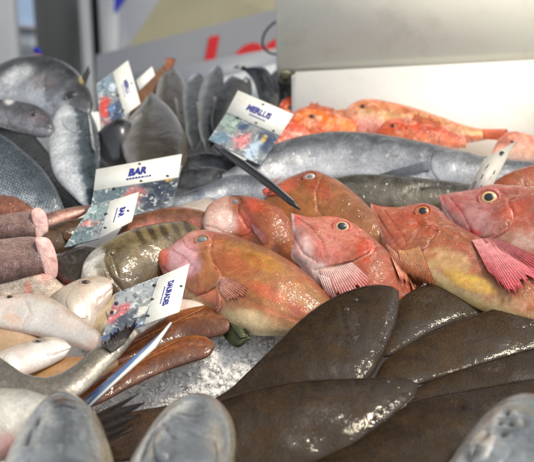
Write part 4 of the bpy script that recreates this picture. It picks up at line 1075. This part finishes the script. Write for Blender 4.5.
f = fish('pale_whiting', 'long pale fish whose body narrows to the right, lying across the white heap', 'fish',
    [(-34, 306), (-10, 298), (10, 294), (30, 293), (50, 297), (70, 310), (88, 323), (106, 338)], [(-34, 318), (-10, 328), (12, 332), (35, 336), (55, 342), (75, 347), (92, 352), (106, 348)],
    PALE, 'pale', pg, h=0.070, thick=0.45, nu=140, nv=60, blobs=[(12, 318, 10, 5, 10, (230, 190, 160), 0.6), (96, 346, 12, 6, 30, (222, 176, 150), 0.6)], lines=[([(24, 298), (30, 312), (22, 326)], 1.2, 1.0, (206, 180, 156), 0.5)])
eye(f, 10, 297, 3.6, iris=(90, 78, 66), rim=(170, 146, 120), pup=0.65, sq=0.6)
fin(f, 'tail_fin', [(98, 334), (98, 350)], [(112, 336), (108, 357)], (226, 204, 184), (210, 180, 160), rays=8, lift=(0, 0.001))
f = fish('pale_whiting', 'small pale fish with a pointed nose, lowest of the white heap above the grey tail', 'fish',
    [(71, 346), (62, 339), (46, 337), (24, 342), (2, 350), (-34, 364)], [(71, 348), (64, 358), (48, 367), (28, 375), (0, 386), (-34, 396)],
    PALE, 'pale', pg, h=0.074, thick=0.45, blobs=[(40, 340, 9, 3, 0, (120, 110, 100), 0.7)], lines=[([(70, 349), (58, 354), (46, 356)], 1.0, 1.0, (196, 170, 150), 0.5)])
eye(f, 38, 341.5, 3.8, iris=(96, 92, 90), rim=(150, 140, 130), pup=0.6, sq=0.45)
patch(f, 'gill_cover', [(8, 352), (20, 348), (26, 358), (22, 370), (8, 374), (2, 364)], lift=0.0013)
f = fish('tan_fish', 'tan fish flank in the shade between two pale fish at the left edge', 'fish', [(58, 348), (38, 334), (10, 324), (-30, 322)], [(58, 352), (30, 360), (0, 362), (-30, 360)],
    [(0, (170, 134, 98)), (0.5, (190, 160, 124)), (1, (206, 184, 156))], 'pale', h=0.055, thick=0.6)
f = fish('tan_fish', 'tan fish belly lying under the curved grey tail', 'fish', [(118, 360), (90, 356), (60, 358), (40, 366), (20, 378)], [(118, 366), (96, 380), (66, 390), (40, 390), (20, 384)],
    [(0, (160, 118, 76)), (0.5, (176, 136, 90)), (1, (196, 160, 112))], 'pale', h=0.06, thick=0.6)
f = fish('cream_fish', 'cream coloured fish belly between the white heap and the DAURADES card', 'fish', [(92, 330), (100, 308), (114, 294), (130, 288)], [(92, 338), (108, 336), (124, 322), (136, 300)],
    [(0, (206, 190, 160)), (0.5, (190, 168, 130)), (1, (206, 186, 156))], 'pale', h=0.052, thick=0.6)
fin(f, 'pectoral_fin', [(106, 310), (110, 316)], [(112, 322), (116, 324)], (200, 180, 150), rays=4)
FIL = [(0, (168, 112, 66)), (0.1, (150, 92, 50)), (0.3, (122, 68, 36)), (0.7, (98, 54, 30)), (1, (66, 38, 24))]
for lb, T, B, h in [('upper brown orange skinned fish with rounded end below the DAURADES card', [(231, 322), (226, 309), (206, 305), (184, 309), (158, 322), (128, 342), (100, 360)], [(231, 324), (227, 333), (208, 339), (182, 342), (156, 352), (128, 362), (100, 370)], 0.05),
    ('lower brown orange skinned fish lying on the ice under the upper one', [(215, 344), (204, 336), (186, 335), (160, 343), (130, 358), (100, 378), (70, 400)], [(215, 347), (208, 357), (188, 364), (160, 374), (130, 388), (100, 404), (70, 414)], 0.046)]:
    f = fish('brown_gurnard', lb, 'fish', T, B, FIL, 'fillet', 'brown orange fish beside the ice', h=h, thick=0.34, lean=0.8, lump=0.04, lines=[([(x, y + 9) for x, y in T[1:6]], 1.2, 0.7, (170, 110, 64), 0.6)])
    q = catmull(T, 9)
    fin(f, 'dorsal_fin', [(q[2].x, q[2].y + 4), (q[6].x, q[6].y + 4)], [(q[2].x + 4, q[2].y + 1), (q[6].x + 4, q[6].y + 1)], (176, 104, 60), (190, 120, 76), rays=12, lift=(0.001, 0.001), split=0.3)
f = fish('cream_fish', 'white sliver of fish belly showing under the corner of the DAURADES card', 'fish', [(164, 312), (178, 300), (196, 301), (212, 308)], [(164, 316), (180, 318), (200, 316), (212, 310)],
    [(0, (230, 214, 200)), (1, (226, 200, 184))], 'pale', h=0.052, thick=0.5, nu=60, nv=28)
f = fish('green_wrasse', 'narrow dark green fish tail standing in the ice below the biggest gurnard', 'fish', [(216, 308), (228, 312), (240, 324), (250, 336)], [(216, 316), (222, 334), (236, 348), (250, 340)],
    [(0, (52, 58, 34)), (0.5, (70, 74, 44)), (1, (40, 44, 28))], 'olive', h=0.045, thick=0.5, nu=70, nv=36)
fin(f, 'tail_fin', [(228, 322), (240, 338)], [(240, 318), (250, 336)], (60, 66, 40), (90, 96, 60), rays=7, lift=(0.002, 0.003))

# curved grey tail, in front of the pale heap
f = fish('grey_cod', 'grey fish tail curving up over the pale heap towards the DAURADES card', 'fish',
    [(-40, 344), (-10, 352), (10, 364), (26, 374), (48, 377), (70, 368), (92, 350), (112, 336), (128, 324)], [(-40, 400), (-10, 396), (10, 398), (34, 404), (60, 404), (82, 394), (106, 370), (124, 352), (138, 334)],
    [(0, (84, 78, 70)), (0.25, (116, 110, 98)), (0.5, (138, 130, 116)), (0.72, (190, 182, 168)), (1, (150, 132, 112))], 'silver', h=[0.07, 0.08, 0.088, 0.09], thick=0.5, lean=0.5, nu=150, nv=60,
    blobs=[(120, 344, 16, 12, -45, (92, 86, 78), 0.8)])
fin(f, 'tail_fin', [(112, 352), (118, 348), (126, 342)], [(98, 342), (112, 330), (128, 320), (142, 317)], (74, 70, 66), (40, 42, 46), rays=10, lift=(0.002, 0.004), split=0.2, ragged=0.35)
fin(f, 'anal_fin', [(44, 402), (70, 397)], [(62, 408), (84, 398)], (96, 84, 74), rays=8, lift=(0.0, 0.0))

# --- soles
SO = [(0, (38, 25, 13)), (0.12, (48, 34, 18)), (0.5, (56, 40, 20)), (0.88, (46, 32, 16)), (1, (66, 42, 28))]
SO2 = [(0, (56, 36, 24)), (0.15, (58, 41, 23)), (0.5, (62, 46, 24)), (0.9, (52, 37, 20)), (1, (92, 58, 44))]
sg_ = 'dark brown soles piled at the lower right'
def sole(lb, T, B, cols=SO, h=0.04, fins=True, e=None, **k):
    f = fish('sole', lb, 'sole', T, B, cols, 'sole', sg_, h=h, thick=k.pop('thick', 0.24), lean=k.pop('lean', 0.95), nu=150, nv=64, lump=0.035, **k)
    if fins:
        for nm, E, O in (('dorsal_fin', T, B), ('anal_fin', B, T)):
            q = catmull(E, 15); w = catmull(O, 15)
            base, tip = [], []
            for i in range(2, 13):
                dx, dy = q[i].x - w[i].x, q[i].y - w[i].y
                l = math.hypot(dx, dy)
                base.append((q[i].x - dx * 0.018, q[i].y - dy * 0.018)); tip.append((q[i].x + dx / l * 0.25, q[i].y + dy / l * 0.25))
            fin(f, nm, base, tip, (50, 38, 20), (66, 46, 30), rays=60, ns=200, nt_=5, split=0.03, ragged=0.25, amp=0.00012, lift=(0.0006, -0.0012), mat='sole')
    if e:
        for x, y, r in e: eye(f, x, y, r, iris=(96, 84, 60), rim=(84, 66, 44), pup=0.55)
    return f
sole('sole with its rounded head raised on the pile, beside the orange gurnard belly', [(376, 352), (388, 318), (402, 298), (420, 287), (444, 281), (466, 282), (486, 291), (500, 304)], [(376, 356), (392, 356), (420, 340), (452, 326), (480, 318), (500, 310)], SO2, h=0.052, thick=0.3, wet=[(424, 294, 22, 9, -10, 1.0)])
sole('long pinkish brown sole whose point starts beside the head of the uppermost sole', [(372, 384), (384, 362), (408, 344), (438, 330), (470, 317), (502, 307), (536, 301), (590, 296)], [(372, 386), (398, 390), (430, 382), (466, 372), (500, 362), (536, 352), (590, 342)], SO2, h=0.056, wet=[(520, 316, 20, 12, 0, 1.0)], lines=[([(400, 366), (450, 346), (520, 326)], 0.9, 0.4, (60, 44, 30), 0.4)])
sole('sole lying under the long pinkish brown one, along the right edge', [(398, 396), (440, 377), (470, 367), (502, 357), (536, 348), (590, 340)], [(398, 400), (446, 404), (490, 398), (536, 392), (590, 384)], SO, h=0.058, wet=[(490, 366, 18, 7, -10, 0.8), (526, 382, 20, 14, -10, 1.0)])
sole('widest sole at the bottom right corner, mostly behind the blurred front head', [(276, 474), (330, 448), (374, 424), (408, 402), (450, 392), (490, 385), (536, 378), (600, 372)], [(276, 500), (350, 520), (430, 510), (500, 480), (600, 450)], SO, h=0.062, wet=[(508, 402, 34, 9, -15, 1.0), (470, 430, 16, 12, -30, 0.9)], lines=[([(340, 478), (420, 446), (520, 416)], 0.9, 0.4, (50, 36, 24), 0.4)])
f = sole('uppermost sole, head at its upper right, tail running down left onto the ice',
    [(399, 291), (390, 286), (372, 285), (354, 289), (330, 299), (305, 316), (280, 340), (255, 365), (232, 387), (208, 402)],
    [(399, 293), (399, 308), (394, 330), (384, 354), (370, 378), (346, 398), (310, 408), (262, 410), (228, 406), (208, 403)], SO, h=[0.074, 0.063, 0.056], thick=0.22, lean=0.75, wet=[(392, 316, 8, 36, 14, 1.0), (352, 322, 7, 22, 0, 0.9), (250, 372, 30, 8, -45, 0.7)], e=[(347, 309.5, 2.6), (356, 300, 2.2)],
    lines=[([(397, 300), (388, 322), (376, 350), (362, 374)], 1.2, 0.9), ([(338, 302), (346, 330), (340, 360)], 1.8, 0.9, (48, 34, 22), 0.4), ([(345, 330), (300, 358), (240, 392)], 0.8, 0.4, (50, 36, 24), 0.5)])
f = sole('frontmost sole, its body running left behind the middle blurred silver head',
    [(418, 384), (408, 379), (390, 377), (360, 378), (330, 379), (295, 381), (260, 388), (232, 396), (190, 412)],
    [(418, 387), (414, 398), (398, 416), (374, 436), (344, 454), (310, 468), (270, 480), (235, 486), (190, 480)], SO, h=0.07, thick=0.24, lean=0.75, wet=[(322, 414, 30, 14, -10, 1.0), (392, 412, 34, 8, -38, 1.0), (290, 440, 24, 12, 0, 0.7)], e=[(398, 388, 2.2), (388, 382, 2.0)],
    lines=[([(413, 396), (394, 416), (364, 438)], 1.4, 1.0, (90, 64, 44), 0.4), ([(372, 384), (362, 404), (368, 426)], 1.6, 0.3, (44, 30, 18), 0.4), ([(360, 404), (300, 420), (220, 440)], 0.8, 0.4, (50, 36, 24), 0.5)])

# --- front, out of focus
f = fish('dark_sole', 'dark brown fish flat on the ice between the two blurred front heads', 'fish', [(84, 440), (104, 420), (130, 412), (176, 404)], [(84, 460), (120, 462), (150, 456), (176, 440)],
    [(0, (60, 46, 34)), (0.5, (78, 58, 42)), (1, (70, 50, 36))], 'sole', h=0.04, thick=0.3, lean=0.9)
f = fish('grey_bream', 'pale grey rounded fish back behind the left blurred front head', 'fish', [(84, 414), (64, 398), (36, 390), (4, 388), (-50, 390)], [(84, 420), (60, 440), (20, 456), (-50, 476)],
    [(0, (150, 146, 136)), (0.4, (190, 188, 180)), (0.7, (206, 200, 190)), (1, (196, 170, 160))], 'silver_smooth', h=0.078, thick=0.6, blobs=[(4, 446, 16, 14, 0, (190, 130, 130), 0.7)])
HEADC = [(0, (196, 194, 186)), (0.18, (206, 206, 200)), (0.36, (146, 152, 156)), (0.58, (112, 118, 122)), (0.76, (138, 138, 132)), (0.88, (160, 150, 124)), (1, (112, 106, 94))]  # back-edge stops brightened as a painted silver highlight; blue-grey and yellow are skin
def front_head(lb, T, B, cols, h, mouth, gill, extra=(), e=None, xl=()):
    f = fish('bream', lb, 'fish', T, B, cols, 'silver_front', 'blurred silver fish heads at the bottom edge', h=h, thick=0.75, lean=0.0, nu=140, nv=64, face=0.15, lump=0.035, lines=[(mouth, 2.2, 3.0, (46, 38, 34), 0.95)] + list(xl), blobs=extra)
    patch(f, 'gill_cover', gill, lift=0.005)
    if e: eye(f, *e, iris=(120, 116, 104), rim=(130, 130, 130), pup=0.55)
    return f
f = front_head('left blurred silver fish head at the bottom edge, with a dark mouth slit', [(64, 399), (50, 401), (34, 414), (18, 438), (4, 466), (-10, 510)], [(64, 399), (80, 402), (96, 416), (108, 440), (116, 470), (118, 510)], HEADC, [0.088, 0.09, 0.09],
    [(41, 418), (32, 430), (26, 444)], [(38, 440), (60, 434), (84, 446), (96, 470), (60, 486), (32, 470)],
    [(58, 400, 10, 5, 0, (90, 70, 62), 0.8), (46, 416, 7, 12, -30, (206, 204, 196), 0.5)], xl=[([(50, 408), (42, 424), (36, 446)], 3.0, -2.5, (206, 206, 200), 0.7), ([(56, 401), (66, 400), (76, 403)], 2.2, -2.0, (96, 74, 64), 0.8), ([(60, 406), (66, 424), (64, 450)], 3, 0.8, (92, 100, 108), 0.6), ([(78, 410), (88, 430), (92, 456)], 3, 0.8, (86, 92, 98), 0.5), ([(52, 408), (62, 404), (74, 408)], 1.6, 1.6, (50, 44, 40), 0.8)])
fin(f, 'tail_fin', [(86, 418), (92, 432), (94, 450)], [(150, 388), (158, 400), (154, 412), (140, 428)], (56, 52, 48), (26, 25, 25), rays=4, split=0.42, lift=(0.0, 0.0), ragged=0.25, depth=lambda x, y: D(100, 425, 0.07))
f = front_head('middle blurred silver fish head at the bottom edge, in front of the frontmost sole', [(198, 400), (184, 403), (166, 412), (148, 432), (130, 462), (112, 510)], [(198, 400), (214, 402), (228, 414), (235, 432), (235, 462), (228, 510)], HEADC, [0.09, 0.092, 0.09],
    [(156, 430), (146, 446), (142, 462)], [(160, 430), (190, 420), (214, 436), (214, 466), (180, 476), (156, 458)],
    [(182, 408, 14, 6, -20, (206, 206, 200), 0.5), (214, 440, 8, 20, 0, (160, 146, 116), 0.4)], xl=[([(186, 404), (172, 412), (160, 426)], 3.0, -2.5, (220, 220, 214), 0.7), ([(158, 432), (152, 448), (150, 470)], 2.4, -2.0, (206, 190, 150), 0.6), ([(164, 424), (172, 440), (168, 462)], 2.2, 2.8, (84, 66, 44), 0.8), ([(176, 412), (190, 416), (206, 412)], 2.2, 1.2, (112, 108, 100), 0.6), ([(222, 420), (226, 440), (222, 462)], 2.4, 1.2, (80, 84, 92), 0.6)])
f = front_head('right blurred silver fish head at the bottom right corner', [(520, 403), (505, 405), (488, 416), (470, 434), (452, 460), (430, 510)], [(520, 403), (540, 404), (560, 416), (580, 450), (590, 510)], HEADC, [0.088, 0.09, 0.09],
    [(500, 420), (506, 440), (500, 460)], [(482, 428), (500, 424), (512, 444), (500, 470), (476, 470), (470, 450)],
    [(490, 420, 14, 8, -40, (206, 204, 196), 0.7), (525, 410, 20, 5, 5, (110, 104, 84), 0.7), (484, 446, 6, 16, 20, (216, 214, 208), 0.6)], xl=[([(496, 416), (488, 438), (480, 462)], 3.0, -3.5, (226, 224, 218), 0.8), ([(512, 410), (522, 428), (520, 456)], 2.6, -2.5, (206, 204, 198), 0.7), ([(470, 440), (462, 456), (454, 470)], 2.6, -2.0, (200, 198, 190), 0.7), ([(508, 412), (515, 430), (511, 456)], 2.2, 3.0, (44, 38, 34), 0.9), ([(488, 424), (484, 444), (474, 462)], 2.0, 1.6, (70, 66, 62), 0.7), ([(524, 418), (530, 440), (528, 460)], 2.2, 1.6, (64, 60, 54), 0.7)])
o = None

# ================================================================== PRICE CARDS
def plane(d0, cx, cy, gx, gy): return lambda x, y: d0 + gx * (x - cx) + gy * (y - cy)
def card(lb, cor, pic, dep, txt=None, tbox=None, sub=None, holes=(), pdep=None, pcols=None, group='fish price cards stuck in the ice', back=None, spike=None, curve=0.0):
    """cor, pic: pixel corners (tl, tr, br, bl) as one reads the card"""
    W = [P(x, y, dep(x, y)) for x, y in cor]
    cen = sum(W, Vector()) / 4
    r = empty('price_card', cen - BEDN * 0.02, lb, 'price card', group)
    n = (W[1] - W[0]).cross(W[3] - W[0]).normalized()
    if n.dot(CAMLOC - W[0]) < 0: n = -n
    slab('white_strip', W, 0.0012, 'card', r, bevel=0.0004)
    if pic:
        pdp = pdep or dep
        V = [P(x, y, pdp(x, y) + 0.0016) for x, y in pic]
        pc = [(u, v, ru, rv, lin(c)) for u, v, ru, rv, c in (pcols or [])]
        def cf(u, v):
            c = lin((128, 134, 138))
            for (a, b, ru, rv, cc_) in pc:
                rr = math.hypot((u - a) / ru, (v - b) / rv) + 0.35 * noise.noise(Vector((u * 7, v * 7, cen.x * 30)))
                k = 1 - sst(0.6, 1.1, rr)
                c = tuple(p + (q - p) * k for p, q in zip(c, cc_))
            return c
        slab('picture', V, 0.0012, 'picture', r, seg=(40, 24), cols=cf)
    if txt:
        u0, v0, u1, v1 = tbox
        pt = lambda u, v: (W[3].lerp(W[2], u)).lerp(W[0].lerp(W[1], u), v)
        o3 = pt(u0, v0); ux = pt(u1, v0) - o3; vy = pt(u0, v1) - o3
        lettering(txt, o3, ux, vy, n, r, bold=0.06, shear=0.12, lift=0.0004)
        if sub:
            # one thin line of small print
            vs, fs = [], []
            a0, b0, a1, b1 = sub
            rr = random.Random(5); x = a0
            while x < a1:
                w = rr.uniform(0.012, 0.03)
                q = [pt(x, b0), pt(x + w, b0), pt(x + w, b1), pt(x, b1)]
                k = len(vs); vs += [p + n * 0.0004 for p in q]; fs.append((k, k + 1, k + 2, k + 3))
                x += w + 0.009
            mesh_obj('small_print', vs, fs, 'ink', r, smooth=False)
    for (x, y) in holes:
        c = P(x, y, dep(x, y))
        vs, fs, cs = dome(c + n * 0.0001, n, 0.0016, 0.0007, 4, 14)
        mesh_obj('rivet', vs, fs, 'hole', r)
    if spike:
        a, b, d0, d1 = spike
        tube('spike', [P(*a, d0), P(*b, d1)], [0.0025, 0.0012], 'black_plastic', r)
    return r, W, n

PCB = [(0.2, 0.3, 0.3, 0.3, (92, 110, 118)), (0.5, 0.5, 0.2, 0.3, (176, 110, 108)), (0.8, 0.6, 0.25, 0.5, (40, 48, 66)), (0.65, 0.2, 0.15, 0.2, (60, 66, 80)), (0.35, 0.75, 0.2, 0.25, (190, 206, 206)), (0.88, 0.25, 0.06, 0.1, (206, 170, 60))]
# BAR, large
dp = plane(D(135, 212, 0.06), 135, 200, 0.0002, -0.0009)
card('wide white BAR card with a printed fish picture below, left of centre', [(96, 169), (182, 153.6), (178.5, 177), (93.6, 190.5)], [(93.5, 190.8), (182.5, 165), (172, 206), (88, 226)], dp,
     'BAR', (0.385, 0.38, 0.605, 0.72), (0.37, 0.22, 0.66, 0.30), [(139.5, 164), (141, 181), (114, 188.5), (167.5, 176)], pcols=PCB)
# BAR, small, turned sideways
dp = plane(D(100, 246, 0.066), 100, 240, 0.0002, -0.0009)
card('smaller BAR card turned sideways and lying in front of the wide one', [(139, 191.6), (132, 221), (98.6, 238), (110, 200.7)], [(110.5, 199.5), (98.6, 238.5), (64, 247.5), (90, 207)], dp,
     'BAR', (0.36, 0.46, 0.66, 0.66), (0.32, 0.34, 0.74, 0.38), [(106, 214), (105, 228), (128, 211)], pcols=[(0.5, 0.5, 0.16, 0.4, (206, 110, 104)), (0.3, 0.3, 0.3, 0.4, (130, 150, 150)), (0.8, 0.6, 0.3, 0.5, (96, 116, 120)), (0.2, 0.8, 0.2, 0.3, (150, 170, 170))])
# MERLUS
dp = plane(D(245, 168, 0.055), 245, 160, 0.0002, -0.0009)
card('white MERLUS card with a colourful fish picture in front of the red fish', [(238, 90), (293.7, 114), (280, 135.5), (226.4, 112)], [(226.6, 112.4), (281, 134), (260.5, 165), (208.5, 139.5)], dp,
     'MERLUS', (0.27, 0.38, 0.71, 0.66), (0.36, 0.25, 0.66, 0.31), [(263, 104.5), (256, 123), (273.5, 131), (237.5, 117.5)],
     pcols=[(0.15, 0.25, 0.2, 0.3, (140, 160, 150)), (0.5, 0.6, 0.16, 0.32, (206, 130, 134)), (0.38, 0.2, 0.1, 0.2, (60, 80, 110)), (0.85, 0.35, 0.2, 0.4, (56, 72, 100)), (0.75, 0.75, 0.12, 0.4, (180, 200, 216)), (0.8, 0.3, 0.05, 0.12, (200, 170, 90)), (0.15, 0.8, 0.2, 0.2, (96, 130, 150))])
# MERLU (far left)
dp = plane(D(118, 130, 0.05), 118, 125, 0.0004, -0.0009)
card('small white card with a blue word, standing upright at the left beside the silver fish', [(128, 60), (140.6, 103.4), (124.6, 115.4), (112.6, 72)], [(112.2, 72), (124.6, 115.6), (101, 129.5), (96, 84)], dp,
     'MERLU', (0.34, 0.40, 0.66, 0.66), (0.38, 0.28, 0.66, 0.32), [(131.5, 83.5), (118, 95), (123, 110)], pcols=[(0.6, 0.7, 0.4, 0.3, (190, 66, 60)), (0.2, 0.5, 0.25, 0.5, (120, 142, 158)), (0.85, 0.3, 0.25, 0.4, (40, 60, 96)), (0.3, 0.2, 0.12, 0.2, (190, 206, 216)), (0.7, 0.45, 0.1, 0.2, (70, 110, 160))])
# DAURADES
dp = plane(D(140, 335, 0.076), 140, 325, 0.0002, -0.0008)
card('white DAURADES card turned sideways over the grey tail, with a red and grey fish picture', [(189.7, 263), (179.5, 311.5), (144, 324), (158.5, 276.5)], [(158.3, 276.3), (144, 324.5), (101, 342), (115.6, 293)], dp,
     'DAURADES', (0.24, 0.40, 0.76, 0.60), (0.32, 0.31, 0.66, 0.35), [(154.5, 285), (152.5, 299.5), (148, 316), (181, 286.5), (116.5, 303), (112, 312)],
     pcols=[(0.45, 0.75, 0.3, 0.3, (190, 104, 106)), (0.4, 0.6, 0.12, 0.12, (176, 30, 40)), (0.2, 0.4, 0.3, 0.5, (150, 156, 158)), (0.75, 0.4, 0.25, 0.5, (60, 68, 80)), (0.95, 0.6, 0.1, 0.7, (70, 90, 130)), (0.6, 0.15, 0.2, 0.15, (196, 196, 186))])
# blank one behind
dp = plane(D(140, 120, 0.045), 140, 110, 0.0003, -0.0009)
card('small blank grey white card tucked behind the upright card at the left', [(136, 80), (152, 66), (155, 75), (139.5, 90)], None, dp)
# blue card seen almost edge on
def blade(px, d, mat, lb, slots=(), edge='card'):
    W = [P(x, y, k) for (x, y), k in zip(px, d)]
    cen = sum(W, Vector()) / 4
    r = empty('price_card', cen - BEDN * 0.02, lb, 'price card', 'fish price cards stuck in the ice')
    slab('back_face', W, 0.0016, mat, r, bevel=0.0004)
    n = (W[1] - W[0]).cross(W[3] - W[0]).normalized()
    if n.dot(CAMLOC - W[0]) < 0: n = -n
    return r, W, n
d0 = D(100, 410, 0.085); d1 = D(160, 345, 0.10)
r, W, n = blade([(84, 399), (171.5, 323), (154, 346.5), (89, 407)], [d0 + 0.01, d1 + 0.004, d1 - 0.008, d0], 'card_blue', 'blue price card seen almost edge on, leaning over the ice below the DAURADES card')
e0 = W[3] + n * 0.0005; e1 = W[2] + n * 0.0005; e2 = W[1] + n * 0.0005
vv = (W[0] - W[3]).normalized() * 0.003
tube('white_edge', [W[3] + n * 0.0006, W[3].lerp(W[2], 0.5) + n * 0.0006, W[2] + n * 0.0006, W[1] + n * 0.0006], [0.0008, 0.0012, 0.0022, 0.0005], 'card', r)
# slotted back at the right
d0 = D(478, 196, 0.075)
r, W, n = blade([(484, 158.5), (516, 141), (491, 188), (467, 192)], [d0 + 0.03, d0 + 0.045, d0 + 0.012, d0], 'card_back', 'grey white slotted back of a price card standing behind the rose pink gurnard')
for (a, b) in (((471.7, 189.5), (476, 181.6)), ((481, 179.2), (483.2, 174.6)), ((486, 168.4), (488.6, 164.8)), ((493, 175), (495, 171)), ((480, 189), (482, 185.5))):
    q = lambda p: P(p[0], p[1], d0 + 0.03 * (192 - p[1]) / 34 - 0.0)
    # slot on the plane of the card
    def onp(p):
        rr = ray(*p); t = (W[0] - CAMLOC).dot(n) / rr.dot(n)
        return CAMLOC + rr * t + n * 0.0006
    A, B_ = onp(a), onp(b)
    sd = (B_ - A).cross(n).normalized() * 0.0005
    mesh_obj('slot', [A + sd, B_ + sd, B_ - sd, A - sd], [(0, 1, 2, 3)], 'hole', r, smooth=False)
A = onp((502, 153))
vs, fs, cs = dome(A, n, 0.0022, 0.0008, 4, 16); mesh_obj('rivet', vs, fs, 'hole', r)
# black pick
da = D(225, 160, 0.075) - 0.01; db = D(300, 212, 0.095)
pk = empty('plastic_pick', P(300, 210, db), 'long black plastic pick stuck slanting into the gurnards', 'pick')
pts = [P(*q, da + (db - da) * t) for q, t in (((216, 146), 0), ((224, 152), 0.1), ((245, 166), 0.35), ((272, 186), 0.68), ((292, 203), 0.92), ((300, 209.5), 1.0))]
tube('shaft', pts, [0.0018, 0.0036, 0.0042, 0.0040, 0.0030, 0.0007], 'black_plastic', pk, 14)
nn = (CAMLOC - pts[2]).normalized()
up_ = (pts[3] - pts[1]).cross(nn).normalized()
if up_.dot(UP) < 0: up_ = -up_
tube('rib', [p + nn * 0.0026 + up_ * 0.0024 for p in pts[1:5]], [0.0006, 0.0014, 0.0014, 0.0008], 'steel_grey', pk, 8)

# unseen added sheet darkening sky reflections: open to the front and to both sides
aw = empty('sky_blocker', (-0.1, 1.6, 2.3), 'unseen dark green sheet added above the counter to cut sky reflections on the fish', 'sky_blocker')
slab('blocker_sheet', [(-0.6, 2.35, 2.42), (0.42, 2.35, 2.42), (0.42, 1.24, 2.35), (-0.6, 1.24, 2.35)], 0.02, 'sky_blocker_cloth', aw)
for sx in (-0.57, 0.39):
    tube('blocker_pole', [Vector((sx * 2.4, 2.3, 0)), Vector((sx, 2.3, 2.40))], [0.02, 0.02], 'steel_grey', aw)

# ================================================================== LIGHT, CAMERA
SUN_EL, SUN_AZ = 60.0, 104.0      # high, from the right
w = bpy.data.worlds.new('World'); S.world = w; w.use_nodes = True
nt = w.node_tree
bg = nt.nodes['Background']
sky = nt.nodes.new('ShaderNodeTexSky'); sky.sky_type = 'NISHITA'; sky.sun_disc = False
sky.sun_elevation = R(SUN_EL); sky.sun_rotation = R(SUN_AZ)
sky.air_density = 0.8; sky.dust_density = 2.5; sky.ozone_density = 0.3
hs = nt.nodes.new('ShaderNodeHueSaturation'); hs.inputs['Saturation'].default_value = 0.22   # a grey, veiled sky
nt.links.new(sky.outputs[0], hs.inputs['Color']); nt.links.new(hs.outputs[0], bg.inputs[0]); bg.inputs[1].default_value = 0.15
sl = bpy.data.lights.new('sun', 'SUN'); sl.energy = 1.3; sl.angle = R(7); sl.color = (1.0, 0.87, 0.64)
so = bpy.data.objects.new('sun', sl); COL.objects.link(so)
v = Vector((math.sin(R(SUN_AZ)) * math.cos(R(SUN_EL)), math.cos(R(SUN_AZ)) * math.cos(R(SUN_EL)), math.sin(R(SUN_EL))))
so.rotation_euler = v.to_track_quat('Z', 'Y').to_euler(); so.location = (0, 2, 4)
cam = bpy.data.cameras.new('camera'); co = bpy.data.objects.new('camera', cam); COL.objects.link(co)
co.location = CAMLOC; co.rotation_euler = (math.pi / 2 - PITCH, 0, 0)
cam.sensor_width = 36; cam.lens = 18 / math.tan(HFOV / 2); cam.clip_start = 0.05; cam.clip_end = 200
cam.dof.use_dof = True; cam.dof.focus_distance = D(342, 285, 0.07); cam.dof.aperture_fstop = 7.0
S.camera = co
S.view_settings.view_transform = 'Standard'; S.view_settings.look = 'None'; S.view_settings.gamma = 1
S.view_settings.exposure = 0.62
